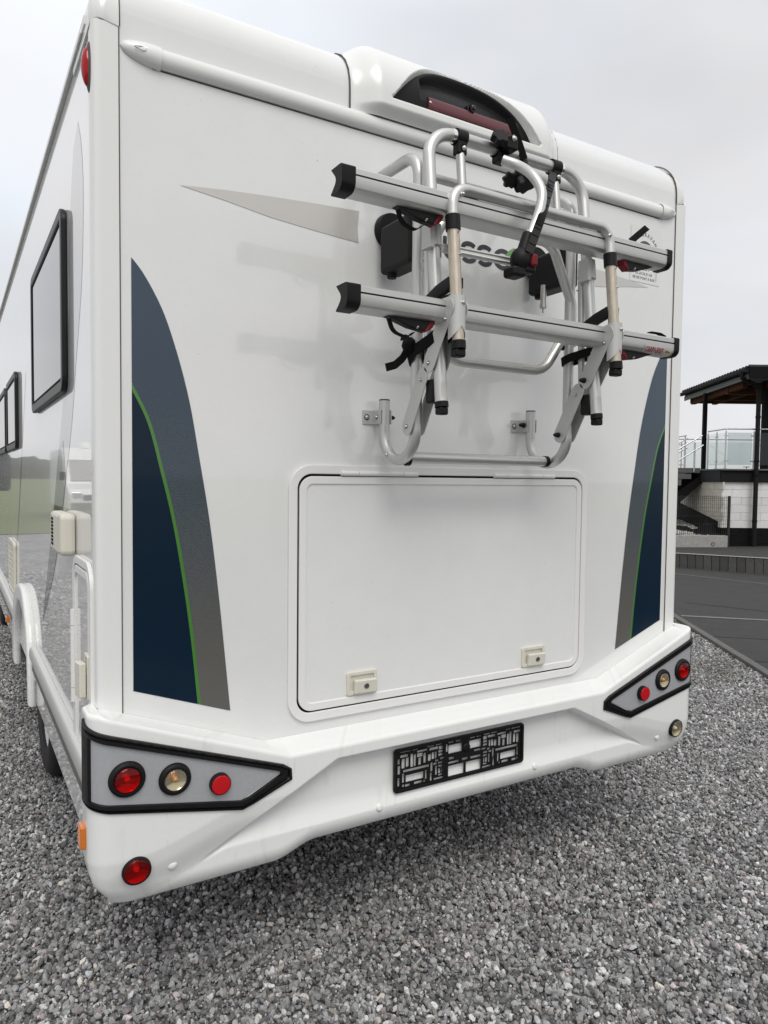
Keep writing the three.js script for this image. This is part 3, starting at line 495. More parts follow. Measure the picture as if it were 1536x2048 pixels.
  // fog lamp, reversing lamp, plugs low down
  for (const [w, y, s, red] of [[0.017, 0.549, 1, 1], [0.019, 0.556, -1, 0]]) {
    const p = bsurf(w, y, -0.004); if (s < 0) p.x = PHOTO_W - p.x; const ax = V(-0.03 * s, -0.08, 1), r = 0.035;
    const rim = part(home, red ? 'fog_lamp' : 'low_reversing_lamp', turned([[r - 0.001, 0.016], [r + 0.002, 0.014], [r + 0.003, 0]], p, ax, 36), blackPlastic);
    const dome = []; for (let i = 0; i <= 8; i++) { const a = i / 8 * Math.PI / 2; dome.push([(r - 0.0005) * Math.sin(a), 0.017 + 0.007 * Math.cos(a)]); } dome.push([r - 0.0005, 0.006]);
    { part(rim, 'lamp_bowl', turned([[0.001, 0.004], [r * 0.6, 0.006], [r - 0.003, 0.014]], p, ax, 30), lampBowl); part(rim, 'lamp_bulb', turned([[0, 0.015], [0.006, 0.012], [0.008, 0.004]], p, ax, 16), cream); }
    part(rim, 'lamp_lens', turned(dome, p, ax, 36), red ? redGlass : clearLens);
  }
  for (const s of [1, -1]) { const p = bsurf(0.113, 0.528, -0.001); if (s < 0) p.x = PHOTO_W - p.x; const g = new THREE.SphereGeometry(0.0125, 20, 12); g.scale(1, 0.92, 0.5); const po = g.attributes.position; for (let i = 0; i < po.count; i++) { const x = po.getX(i), y = po.getY(i); if (x * s > 0 && y > 0) po.setX(i, x * 1.15); } g.computeVertexNormals(); g.translate(p.x, p.y, p.z); part(home, 'bumper_plug', g, gelPlain); }
  for (const [x, y] of [[0.774, 0.530], [1.437, 0.532]]) { const w = x > MID ? PHOTO_W - x : x, p = bsurf(w, y, -0.002); p.x = x; part(home, 'bumper_plug', turned([[0, 0.008], [0.007, 0.008], [0.0095, 0.006], [0.0105, 0.004], [0.0125, 0.003], [0.013, 0]], p, V(0, 0.15, 1), 20), gelPlain); }
  // amber side marker on the bumper's side
  const a0 = bsurf(-0.150, 0.640, 0), am = box(a0.x - 0.014, a0.x + 0.002, 0.640 - 0.031, 0.640 + 0.031, a0.z - 0.022, a0.z + 0.022, 0.006);
  const mk = part(home, 'side_marker', am, amberLens, 'amber side marker lamp on the bumper'); for (let k = -2; k <= 2; k++) part(mk, 'lens_rib', box(a0.x - 0.0155, a0.x - 0.012, 0.640 + k * 0.011 - 0.0012, 0.640 + k * 0.011 + 0.0012, a0.z - 0.018, a0.z + 0.018), amberLens);
  // side marker light high on the left corner
  const rp = V(XS - 0.003, 2.632, -0.012);
  const lens = (len, hgt, dep, n = 20) => grid(n, 10, (i, j) => { const t = i / n * 2 - 1, e = Math.pow(Math.max(0, 1 - t * t), 0.6), a = Math.PI * j / 10; return V(rp.x - dep * e * Math.sin(a), rp.y + t * hgt, rp.z - len * 0.5 + len * 0.5 * e * Math.cos(a)); });
  const bs = part(home, 'corner_marker', lens(0.05, 0.066, 0.010), std(0.06, 0.065, 0.058, 0.6), 'teardrop corner marker lamp with red lens'); rp.z -= 0.004; rp.x -= 0.004;
  part(bs, 'marker_lens', lens(0.040, 0.052, 0.017), redLens);
}
{ // ---- number plate carrier: black lattice with cut-outs
  const x0 = 0.831, x1 = 1.378, y0 = 0.563, y1 = 0.703, W = x1 - x0, H = y1 - y0, s = rr(0, 0, W, H, 0.011);
  const taken = [];
  const hole = (u0, v0, u1, v1) => { const a = u0 * W, b = u1 * W, c = (1 - v1) * H, d = (1 - v0) * H;
    for (const e of [0.0020, 0.0014, 0.0008, 0.0003, 0]) { const q = [Math.max(0.0095, a - e), Math.max(0.0095, c - e * 0.8), Math.min(W - 0.0095, b + e), Math.min(H - 0.0095, d + e * 0.8)]; if (q[2] - q[0] < 0.002 || q[3] - q[1] < 0.0015) return; if (taken.every(t => q[0] > t[2] + 0.0014 || q[2] < t[0] - 0.0014 || q[1] > t[3] + 0.0014 || q[3] < t[1] - 0.0014)) { taken.push(q); s.holes.push(rr(q[0], q[1], q[2], q[3], 0.0007, THREE.Path)); return; } } };
  const side = [[0.045, 0.035, 0.115, 0.052], [0.045, 0.07, 0.115, 0.087], [0.13, 0.035, 0.165, 0.052], [0.13, 0.07, 0.165, 0.087], [0.24, 0.035, 0.285, 0.052], [0.24, 0.07, 0.285, 0.087], [0.30, 0.035, 0.345, 0.052], [0.30, 0.07, 0.345, 0.087],
    [0.045, 0.155, 0.095, 0.20], [0.055, 0.25, 0.072, 0.46], [0.085, 0.24, 0.10, 0.44], [0.118, 0.17, 0.131, 0.47], [0.140, 0.20, 0.153, 0.47], [0.165, 0.13, 0.235, 0.16], [0.165, 0.20, 0.200, 0.27], [0.175, 0.31, 0.190, 0.46], [0.212, 0.22, 0.225, 0.44], [0.255, 0.13, 0.315, 0.175], [0.245, 0.28, 0.262, 0.42], [0.272, 0.25, 0.285, 0.40], [0.294, 0.25, 0.305, 0.40], [0.325, 0.13, 0.350, 0.20], [0.322, 0.24, 0.350, 0.28], [0.322, 0.32, 0.350, 0.36], [0.335, 0.42, 0.362, 0.45], [0.300, 0.45, 0.318, 0.48], [0.285, 0.52, 0.305, 0.55], [0.320, 0.52, 0.350, 0.55],
    [0.028, 0.24, 0.036, 0.34], [0.028, 0.40, 0.040, 0.58], [0.066, 0.52, 0.248, 0.56], [0.085, 0.655, 0.207, 0.80], [0.060, 0.60, 0.068, 0.80], [0.225, 0.64, 0.233, 0.84], [0.262, 0.48, 0.278, 0.70], [0.262, 0.74, 0.270, 0.92], [0.300, 0.60, 0.308, 0.80], [0.322, 0.60, 0.350, 0.63], [0.322, 0.68, 0.334, 0.78], [0.342, 0.67, 0.350, 0.78], [0.322, 0.81, 0.350, 0.84], [0.290, 0.89, 0.355, 0.92], [0.060, 0.86, 0.070, 0.90], [0.080, 0.87, 0.110, 0.91], [0.145, 0.86, 0.195, 0.90], [0.028, 0.68, 0.036, 0.86], [0.028, 0.93, 0.060, 0.945], [0.212, 0.87, 0.222, 0.91]];
  for (const q of side) { hole(...q); hole(1.022 - q[2], q[1] + 0.005, 1.022 - q[0], q[3] + 0.005); }
  for (const q of [[0.398, 0.05, 0.435, 0.062], [0.398, 0.09, 0.435, 0.102], [0.455, 0.05, 0.490, 0.062], [0.455, 0.09, 0.490, 0.102], [0.565, 0.05, 0.600, 0.062], [0.565, 0.09, 0.600, 0.102], [0.615, 0.05, 0.648, 0.062], [0.615, 0.09, 0.648, 0.102], [0.398, 0.17, 0.498, 0.36], [0.560, 0.17, 0.648, 0.35], [0.402, 0.47, 0.44, 0.51], [0.60, 0.42, 0.648, 0.45], [0.398, 0.58, 0.475, 0.615], [0.505, 0.56, 0.545, 0.60], [0.57, 0.57, 0.648, 0.61], [0.398, 0.68, 0.513, 0.93], [0.535, 0.68, 0.648, 0.93], [0.380, 0.13, 0.387, 0.30], [0.664, 0.13, 0.671, 0.30], [0.972, 0.10, 0.980, 0.40], [0.972, 0.50, 0.980, 0.90]]) hole(...q);
  const g = new THREE.ExtrudeGeometry(s, { depth: 0.0035, bevelEnabled: false, curveSegments: 3 });
  g.translate(x0, y0, 0.0485); const pl = part(home, 'number_plate_carrier', g, blackPlastic, 'empty black number plate carrier with cut-out lattice');
  part(pl, 'carrier_rim', slab(frameShape(x0 - 0.002, y0 - 0.002, x1 + 0.002, y1 + 0.002, 0.012, 0.0095), 0.0470, 0.058, 0.0015), blackPlastic);
  part(pl, 'mounting_boss', turned([[0, 0.0105], [0.010, 0.0105], [0.014, 0.008], [0.016, 0.004]], V(x0 + 0.53 * W, y0 + 0.71 * H, 0.050), V(0, 0, 1), 20), blackPlastic);
}
// ---- left side of the vehicle; local frame: a runs along +z, b up, c outwards
const SIDE = new THREE.Matrix4().makeBasis(V(0, 0, 1), V(0, 1, 0), V(-1, 0, 0)).setPosition(XS, 0, 0);
const onSide = (g, c = 0) => { g.translate(0, 0, c); g.applyMatrix4(SIDE); return g; };
{
  // windows: [z0, z1, y0, y1]
  const w1 = [-1.53, -0.50, 1.85, 2.43];
  for (const [z0, z1, y0, y1] of [w1, [-3.25, -2.50, 1.73, 2.16], [-4.35, -3.40, 1.73, 2.16]]) {
    const f = part(home, 'window', onSide(slab(frameShape(z0, y0, z1, y1, 0.05, 0.036), 0.0006, 0.019, 0.005, 10)), windowFrame);
    part(f, 'window_pane', onSide(slab(rr(z0 + 0.032, y0 + 0.032, z1 - 0.032, y1 - 0.032, 0.03), 0.002, 0.0145, 0, 8)), tinted);
    part(f, 'window_gasket', onSide(slab(frameShape(z0 + 0.034, y0 + 0.034, z1 - 0.034, y1 - 0.034, 0.03, 0.012), 0.0148, 0.0165)), rubber);
  }
  // swooping decals
  const P = (a) => { const q = onX(a[0], a[1], XS - 0.001); return [q.z, q.y]; };
  const sw = [[155, 242], [161, 280], [165, 340], [166, 420], [163, 560], [158, 640], [152, 720], [143, 850], [131, 960], [121, 1060], [107, 1150], [85, 1240], [96, 1130], [108, 1010], [117, 900], [126, 800], [133, 700], [138, 600], [137, 500], [141, 400], [146, 300]].map(P);
  part(home, 'side_decal', onSide(film(shapeOf(smoothPts(sw, 90)), 0), 0.0005), vinylSilver, 'long silver swoosh decal on the side wall');
  const sw2 = [[131, 960], [121, 1060], [107, 1150], [85, 1240], [96, 1130], [108, 1010], [117, 900], [126, 880]].map(P);
  part(home, 'side_decal', onSide(film(shapeOf(sw2), 0), 0.0010), vinylSilverDark, 'dark tail of the side swoosh decal');
  part(home, 'side_decal', onSide(film(shapeOf([[-2.0, 2.10], [-2.05, 2.08], [-2.65, 1.25], [-3.0, 0.95], [-2.6, 1.30], [-2.3, 1.70]]), 0), 0.0005), vinylSilver, 'thin silver spike decal ahead of the rear window');
  // boiler cowl
  const v0 = -0.62, v1 = -0.36, b0 = 1.335, b1 = 1.465;
  const cw = part(home, 'heater_cowl', onSide(slab(rr(v0, b0, v1, b1, 0.02), 0.0006, 0.045, 0.012, 8)), cream, 'cream plastic heater vent cowl');
  for (let k = 0; k < 8; k++) part(cw, 'vent_slot_shade', onSide(slab(rr(v0 + 0.035, b0 + 0.022 + k * 0.0115, v0 + 0.085, b0 + 0.030 + k * 0.0115, 0.001), 0.0445, 0.0462)), rubber);  // black strips laid on the cowl as painted shade of the open slots
  for (const [dx, dy] of [[0.03, 0.012], [0.23, 0.012], [0.03, 0.118], [0.23, 0.118]]) part(cw, 'screw', onSide(turned([[0, 0.002], [0.003, 0.0015], [0.004, 0]], V(v0 + dx, b0 + dy, 0.0448), V(0, 0, 1), 8)), steel);
  // service hatch
  const h0 = -0.37, h1 = -0.035, hy0 = 0.66, hy1 = 1.345;
  const ht = part(home, 'service_hatch', onSide(slab(rr(h0 + 0.03, hy0 + 0.03, h1 - 0.03, hy1 - 0.03, 0.045), 0.0006, 0.007, 0, 12)), gelSide);
  part(ht, 'hatch_rim', onSide(slab(frameShape(h0 + 0.028, hy0 + 0.028, h1 - 0.028, hy1 - 0.028, 0.05, 0.022), 0.0008, 0.012, 0.002, 12)), frameWhite);
  part(ht, 'hatch_frame', onSide(slab(frameShape(h0, hy0, h1, hy1, 0.075, 0.023), 0.0006, 0.012, 0.002, 12)), frameWhite);
  part(ht, 'hatch_seal', onSide(slab(frameShape(h0 + 0.022, hy0 + 0.022, h1 - 0.022, hy1 - 0.022, 0.055, 0.008), 0.0006, 0.004, 0, 12)), rubber);
  const hA = onX(143, 1215, XS - 0.013).y, hB = onX(143, 1393, XS - 0.013).y, hv = t => lerp(hA, hB, (1.165 - t) / 0.345);
  part(ht, 'hinge', onSide(merge([[0.82, 0.872], [0.874, 1.105], [1.107, 1.165]].map(([a, b]) => cyl(V(h0 + 0.026, hv(a), 0.013), V(h0 + 0.026, hv(b), 0.013), 0.0085, 0.0085, 12)))), frameWhite);
  const lY = onX(167, 1352, XS - 0.02).y;
  part(ht, 'latch_plate', onSide(slab(frameShape(-0.118, lY - 0.062, -0.064, lY + 0.062, 0.006, 0.010), 0.007, 0.016, 0.002)), cream);
  { const b = box(-0.022, 0.022, -0.048, 0.048, 0.004, 0.022, 0.004); b.rotateY(0.14); b.translate(-0.095, lY - 0.006, 0.016); part(ht, 'latch_handle', onSide(b), cream); }
  // fridge vent further forward
  const fz = onX(27, 1130, XS - 0.016).z, fy1 = onX(27, 1086, XS - 0.016).y, fy0 = fy1 - 0.33;
  const fr = part(home, 'fridge_vent', onSide(slab(frameShape(fz - 0.45, fy0, fz, fy1, 0.03, 0.03), 0.0006, 0.016, 0.003, 8)), cream, 'cream framed fridge vent');
  part(fr, 'vent_back', onSide(slab(rr(fz - 0.43, fy0 + 0.02, fz - 0.02, fy1 - 0.02, 0.02), 0.0006, 0.003)), cream);
  for (let k = 0; k < 8; k++) part(fr, 'vent_slat', onSide(slab(rr(fz - 0.42, fy0 + 0.035 + k * 0.033, fz - 0.03, fy0 + 0.056 + k * 0.033, 0.004), 0.003, 0.012, 0.002)), cream);
  // roof-side awning rail
  part(home, 'awning_rail', merge([box(XS - 0.010, XS + 0.001, 2.758, 2.786, -LEN + 0.1, -0.075, 0.004), box(XS - 0.013, XS - 0.008, 2.755, 2.763, -LEN + 0.1, -0.115, 0.002)]), frameWhite);
  // wheel arch flare
  const arcZ = -2.16, out = [], inn = []; for (let i = 0; i <= 30; i++) { const a = Math.PI * i / 30, c = Math.cos(a), s = Math.pow(Math.sin(a), 0.8); out.push([arcZ + (c > 0 ? 0.47 : 0.56) * Math.sign(c) * Math.pow(Math.abs(c), 0.85), 0.50 + 0.51 * s]); inn.push([arcZ + 0.42 * c, 0.50 + 0.425 * s]); }
  part(home, 'wheel_arch', onSide(slab(shapeOf([...out, ...inn.reverse()]), -0.004, 0.034, 0.014, 8)), gelPlain, 'white flared wheel arch');
  // skirt and moulding
  for (const [z0, z1] of [[-1.68, -0.05], [-LEN, -2.73]]) {
    part(home, 'side_skirt', box(XS + 0.0005, XS + 0.024, 0.52, 0.619, z0, z1), gelSide);
    const prof = []; for (let i = 0; i <= 10; i++) { const t = -Math.PI / 2 + Math.PI * i / 10; prof.push([0.040 * Math.sin(t), -0.028 * Math.pow(Math.max(0, Math.cos(t)), 0.6)]); }
    const md = part(home, 'skirt_moulding', sweep([V(XS - 0.0005, 0.752, z1), V(XS - 0.0005, 0.752, z0)], prof.map(q => [q[0], q[1]]), V(0, 1, 0), true, 0.6), silverPaint);
    part(md, 'moulding_stripe', box(XS - 0.017, XS + 0.002, 0.672, 0.713, z0, z1, 0.006), darkStripe);
  }
  part(home, 'side_marker', box(XS - 0.03, XS - 0.006, 0.60, 0.64, -3.42, -3.35, 0.006), amberLens, 'amber side marker lamp ahead of the wheel arch');
  // wheels
  for (const [wz, wx, s] of [[-2.16, 0.02, 1], [-2.16, PHOTO_W - 0.02, -1]]) {
    const ty = part(home, 'wheel', turned([[0.20, 0], [0.30, -0.008], [0.335, 0.02], [0.345, 0.06], [0.345, 0.15], [0.335, 0.19], [0.30, 0.21], [0.20, 0.205], [0.20, 0]], V(wx, 0.335, wz), V(s, 0, 0), 48), tyreMat);
    part(ty, 'wheel_rim', turned([[0, 0.05], [0.06, 0.045], [0.08, 0.07], [0.17, 0.06], [0.195, 0.02], [0.205, 0.006]], V(wx, 0.335, wz), V(s, 0, 0), 36), rimMat);
  }
  part(home, 'rear_axle', merge([cyl(V(0.15, 0.335, -2.16), V(PHOTO_W - 0.15, 0.335, -2.16), 0.05), box(0.45, 0.55, 0.36, 0.50, -4.6, -0.3), box(PHOTO_W - 0.55, PHOTO_W - 0.45, 0.36, 0.50, -4.6, -0.3)]), underbody);
  // cab at the far end
  const cabS = [[-LEN - 0.001, 0.42], [-LEN - 0.001, 2.60], [-LEN - 0.45, 2.45], [-LEN - 1.25, 1.62], [-LEN - 1.95, 1.28], [-LEN - 2.1, 1.05], [-LEN - 2.12, 0.42]];
  const cg = new THREE.ExtrudeGeometry(shapeOf(cabS), { depth: 1.96, bevelEnabled: true, bevelThickness: 0.05, bevelSize: 0.05, bevelOffset: -0.05, bevelSegments: 3 }); cg.applyMatrix4(new THREE.Matrix4().makeBasis(V(0, 0, 1), V(0, 1, 0), V(-1, 0, 0)).setPosition(PHOTO_W - 0.12, 0, 0));
  const cab = part(home, 'cab', plainUV(cg), gelPlain);
  part(cab, 'windscreen', grid(8, 8, (i, j) => V(lerp(0.2, PHOTO_W - 0.2, i / 8), lerp(1.70, 2.38, j / 8) + 0.012, lerp(-LEN - 1.20, -LEN - 0.52, j / 8) - 0.012)), tinted);
  for (const s of [1, -1]) { const x = s > 0 ? 0.055 : PHOTO_W - 0.055, g = new THREE.ShapeGeometry(shapeOf([[-LEN - 0.12, 1.45], [-LEN - 0.12, 2.2], [-LEN - 0.5, 2.2], [-LEN - 1.05, 1.62], [-LEN - 1.05, 1.45]])); g.applyMatrix4(new THREE.Matrix4().makeBasis(V(0, 0, 1), V(0, 1, 0), V(-1, 0, 0)).setPosition(x, 0, 0)); part(cab, 'cab_window', g, tinted);
    const fw = part(home, 'wheel', turned([[0.20, 0], [0.30, -0.008], [0.335, 0.02], [0.345, 0.06], [0.345, 0.15], [0.335, 0.19], [0.30, 0.21], [0.20, 0.205], [0.20, 0]], V(s > 0 ? 0.035 : PHOTO_W - 0.035, 0.335, -LEN - 1.15), V(s, 0, 0), 40), tyreMat);
    const mx = s > 0 ? -0.16 : PHOTO_W + 0.16, mr = part(home, 'wing_mirror', box(mx - 0.09, mx + 0.09, 1.42, 1.80, -LEN - 0.92, -LEN - 0.80, 0.04), blackPlastic); part(mr, 'mirror_arm', box(Math.min(mx, s > 0 ? 0.1 : PHOTO_W - 0.1), Math.max(mx, s > 0 ? 0.1 : PHOTO_W - 0.1), 1.46, 1.52, -LEN - 0.89, -LEN - 0.84), blackPlastic);
    part(mr, 'mirror_glass', box(mx - 0.075, mx + 0.075, 1.445, 1.775, -LEN - 0.7995, -LEN - 0.797), tinted); }
}
// ---------------------------------------------------------------- bicycle carrier folded up on the rear wall
const rack = thing('bicycle_carrier', 'folded aluminium bicycle carrier bolted to the rear wall of the motorhome', 'bike rack', V(1.09, 1.64, 0.2));
const XL = 0.785, XR = 1.395, TR = 0.0170;
const plateYZ = (pts, xa, xb, bev = 0.0008) => { const g = new THREE.ExtrudeGeometry(shapeOf(pts), { depth: xb - xa - 2 * bev, bevelEnabled: true, bevelThickness: bev, bevelSize: bev, bevelOffset: -bev, bevelSegments: 1, curveSegments: 6 }); g.translate(0, 0, bev); g.applyMatrix4(new THREE.Matrix4().makeBasis(V(0, 0, 1), V(0, 1, 0), V(-1, 0, 0)).setPosition(xb, 0, 0)); return plainUV(g); };
const bolt = (parent, p, ax, r = 0.006, mat = steel) => part(parent, 'bolt', turned([[0, 0.006], [r * 0.7, 0.0055], [r, 0.003], [r, 0], [r * 1.5, 0], [r * 1.5, -0.0015]], p, ax, 12), mat);
const cap = (parent, p, ax) => part(parent, 'bolt_cover', turned([[0, 0.022], [0.004, 0.020], [0.0075, 0.011], [0.009, 0], [0.009, -0.002]], p, ax, 12), blackPlastic);
const capsulePts = (a, b, r, n = 8) => { const d = Math.atan2(b[1] - a[1], b[0] - a[0]), o = []; for (let i = 0; i <= n; i++) { const t = d + Math.PI / 2 + Math.PI * i / n; o.push([a[0] + r * Math.cos(t), a[1] + r * Math.sin(t)]); } for (let i = 0; i <= n; i++) { const t = d - Math.PI / 2 + Math.PI * i / n; o.push([b[0] + r * Math.cos(t), b[1] + r * Math.sin(t)]); } return o; };
for (const [X, s] of [[XL, 1], [XR, -1]]) {
  // hooked main tube: stub at the wall, U-bend, upright, bent back to the wall at the top
  const tubePts = [V(X, 1.826, 0.042), V(X, 1.640, 0.042), V(X, 1.640, 0.222), V(X, 2.522, 0.222), V(X, 2.528, 0.01)];
  const m = part(rack, 'main_tube', tube(tubePts, TR, [0.089, 0.089, 0.07], 20), alu);
  part(m, 'end_cap', cyl(V(X, 1.8262, 0.042), V(X, 1.8300, 0.042), TR + 0.0005, TR - 0.001), blackPlastic);
  // wall bracket
  const bk = part(rack, 'wall_bracket', merge([box(X - 0.056, X - 0.0175, 1.753, 1.797, 0.0008, 0.0045, 0.001), box(X - 0.0212, X - 0.0174, 1.753, 1.797, 0.0046, 0.052, 0.001), box(X + 0.0174, X + 0.0212, 1.753, 1.797, 0.0012, 0.052, 0.001)]), aluCast);
  bolt(bk, V(X - 0.042, 1.775, 0.0045), V(0, 0, 1), 0.0065); bolt(bk, V(X - 0.0212, 1.775, 0.03), V(-1, 0, 0), 0.005); if (s > 0) cap(bk, V(X + 0.0212, 1.775, 0.036), V(1, 0, 0)); else cap(bk, V(X - 0.0265, 1.778, 0.036), V(-1, 0, 0));
  bolt(m, V(X - TR, 1.655, 0.085), V(-1, -0.2, 0), 0.0045);
  // slim strut beside the main tube and the links that fold the platforms
  const a = [0.262, 2.275], b = [0.283, 1.890];
  const st = part(rack, 'strut', tube([V(X, a[1], a[0] + 0.008), V(X, b[1], b[0])], 0.0112, 0, 14), alu);
  for (const y of [2.205, 2.245]) part(st, 'strut_ring', tube([V(X, y, 0.2665), V(X, y + 0.003, 0.2665)], 0.0117, 0, 14), aluCast);
  const lk = (p, q, w, wrap) => {
    const outline = capsulePts(p, q, w), gs = [plateYZ(outline, X - 0.0250, X - 0.0220), plateYZ(outline, X + 0.0220, X + 0.0250)];
    if (wrap) { const up = []; for (let i = 0; i <= 12; i++) { const t = -0.35 + (Math.PI + 0.7) * i / 12; up.push(V(X + 0.0238 * Math.cos(t), 0, 0.4145 + 0.0235 * Math.sin(t))); }
      gs.push(grid(12, 6, (i, j) => { const o = up[i], yy = lerp(-0.050, 0.032, j / 6), slope = -0.022 * (1 - j / 6) * Math.abs(Math.cos(i / 12 * Math.PI)); return V(o.x, q[1] + yy + slope * 1.6, o.z); })); }
    return part(rack, wrap ? 'clamp_link' : 'link_plate', merge(gs), aluCast);
  };
  const l1 = lk([0.212, 1.735], [0.289, 1.872], 0.0265, false); bolt(l1, V(X - 0.0250, 1.735, 0.208), V(-1, 0, 0), 0.005); bolt(l1, V(X - 0.0250, 1.862, 0.283), V(-1, 0, 0), 0.0035); if (s < 0) cap(l1, V(X - 0.0260, 1.735, 0.208), V(-1, 0, 0));
  const l2 = lk([0.322, 1.905], [0.405, 2.040], 0.0275, true); bolt(l2, V(X - 0.0250, 1.905, 0.318), V(-1, 0, 0), 0.0045); bolt(l2, V(X + 0.004, 2.052, 0.4372), V(0.1, 0, 1), 0.005); bolt(l2, V(X - 0.0250, 2.012, 0.398), V(-1, 0, 0), 0.0035); if (s < 0) cap(l2, V(X - 0.0260, 1.905, 0.318), V(-1, 0, 0));
  part(rack, 'spacer_block', box(X - 0.018, X + 0.018, 1.795, 1.862, 0.293, 0.333, 0.008), blackPlastic);
  // tan front leg with collar and foot
  const leg = part(rack, 'front_leg', tube([V(X, 1.945, 0.424), V(X, 2.262, 0.392)], 0.0165, 0, 20), tanTube, 'tan discoloured front leg');
  part(leg, 'collar', tube([V(X, 2.252, 0.393), V(X, 2.292, 0.389)], 0.0205, 0, 20), blackPlastic);
  const ft = part(leg, 'foot_cap', merge([tube([V(X, 1.930, 0.4255), V(X, 1.952, 0.4235)], 0.0200, 0, 20), box(X - 0.0175, X + 0.0175, 1.908, 1.932, 0.408, 0.438, 0.007)]), blackPlastic);
  bolt(leg, V(X + 0.006, 2.185, 0.4158), V(0.3, 0, 1), 0.0025); bolt(leg, V(X + 0.004, 2.245, 0.4103), V(0.3, 0, 1), 0.002);
  // wall spacer block with its round pad
  const bl = part(rack, 'wall_spacer', box(X - 0.018, X + 0.056, s > 0 ? 2.215 : 2.235, s > 0 ? 2.362 : 2.365, 0.030, 0.206, 0.014), blackPlastic, 'black plastic wall spacer block');
  part(bl, 'round_pad', turned([[0, 0.022], [0.052, 0.022], [0.056, 0.018], [0.058, 0]], V(X + 0.038, 2.364, 0.0008), V(0, 0, 1), 36), blackPlastic);
  part(bl, 'drain_boss', cyl(V(X + 0.010, s > 0 ? 2.202 : 2.222, 0.062), V(X + 0.010, s > 0 ? 2.2165 : 2.2365, 0.062), 0.014, 0.017), blackPlastic);
  // bracket holding the rail to the hoop leg
  part(rack, 'rail_bracket', merge([box(X - 0.031, X - 0.0160, 2.222, 2.292, 0.285, 0.330, 0.002), tube([V(X, 2.232, 0.308), V(X, 2.292, 0.302)], 0.0202, 0, 18)]), aluCast);
  // strap block between hoop leg and front leg
  part(rack, 'retaining_clip', merge([sweep([V(X - 0.026, 2.072, 0.318), V(X - 0.020, 2.094, 0.360), V(X - 0.006, 2.112, 0.398)], rectP(0.034, 0.020, 0.004, 2), V(0, 1, 0), true, 0.6), box(X + 0.012, X + 0.024, 2.096, 2.126, 0.385, 0.412, 0.004)]), blackPlastic);
}
// lower cross tube between the hooks
{
  const c = part(rack, 'cross_tube', tube([V(XL + 0.012, 1.647, 0.148), V(XR - 0.012, 1.647, 0.148)], 0.0172, 0, 20), alu, 'lowest cross tube between the hooks');
  part(c, 'collar', cyl(V(XR - 0.034, 1.647, 0.148), V(XR - 0.018, 1.647, 0.148), 0.0190), blackPlastic); part(c, 'collar', cyl(V(XL + 0.013, 1.640, 0.148), V(XL + 0.026, 1.640, 0.148), 0.0188), blackPlastic);
  // two bowed stays between the main tubes
  part(rack, 'bowed_stay', tube([V(XL, 2.055, 0.221), V(XL + 0.055, 2.045, 0.224), V(XL + 0.115, 1.938, 0.226), V(XR - 0.115, 1.938, 0.226), V(XR - 0.04, 2.045, 0.224), V(XR, 2.075, 0.221)], 0.0160, [0.05, 0.09, 0.09, 0.05], 18), alu);
  part(rack, 'bowed_stay', tube([V(XL, 2.185, 0.224), V(XL + 0.03, 2.24, 0.224), V(XL + 0.09, 2.355, 0.226), V(XR - 0.09, 2.355, 0.226), V(XR - 0.03, 2.24, 0.224), V(XR + 0.006, 2.17, 0.226), V(XR + 0.006, 2.03, 0.226)], 0.0160, [0.05, 0.07, 0.07, 0.06, 0.06], 18), alu);
  part(rack, 'top_stay', tube([V(XL, 2.462, 0.222), V(XR, 2.462, 0.222)], 0.0125, 0, 16), alu);
  cap(rack, V(XR - 0.034, 2.022, 0.228), V(-1, 0, 0));
}
{ // tall hoop
  const yb = 1.790, h = part(rack, 'tall_hoop', tube([V(XL, yb, 0.350), V(XL, 2.575, 0.262), V(XR, 2.575, 0.262), V(XR, yb, 0.350)], 0.0180, 0.088, 22), alu, 'tall hoop carrying the upper rail');
  for (const X of [XL, XR]) { part(h, 'foot_cap', merge([tube([V(X, yb - 0.009, 0.3515), V(X, yb + 0.006, 0.3495)], 0.0194, 0, 20), box(X - 0.014, X + 0.014, yb - 0.030, yb - 0.008, 0.337, 0.366, 0.005)]), blackPlastic);
    bolt(h, V(X + 0.006, 2.075, 0.3335), V(0.3, 0, 1), 0.0025);
    const g = grid(10, 6, (i, j) => { const t = Math.PI * (0.22 + 0.46 * i / 10); const y = lerp(yb + 0.018, yb + 0.060, j / 6); return V(X + 0.0183 * Math.cos(t), y, 0.350 - (y - yb) * 0.112 + 0.0183 * Math.sin(t)); }); part(h, 'worn_sticker', g, std(0.52, 0.52, 0.5, 0.6), 'worn pale label'); }
}
{ // front hoop over the tan legs
  const h = part(rack, 'front_hoop', tube([V(XL, 2.270, 0.391), V(XL, 2.372, 0.384), V(XR, 2.372, 0.384), V(XR, 2.270, 0.391)], 0.0155, 0.072, 20), alu, 'low hoop crossing in front of the upper rail');
  bolt(h, V(XL + 0.026, 2.352, 0.3995), V(0, 0, 1), 0.0045); bolt(h, V(XR - 0.012, 2.346, 0.3995), V(0.2, 0.3, 1), 0.0045);
}
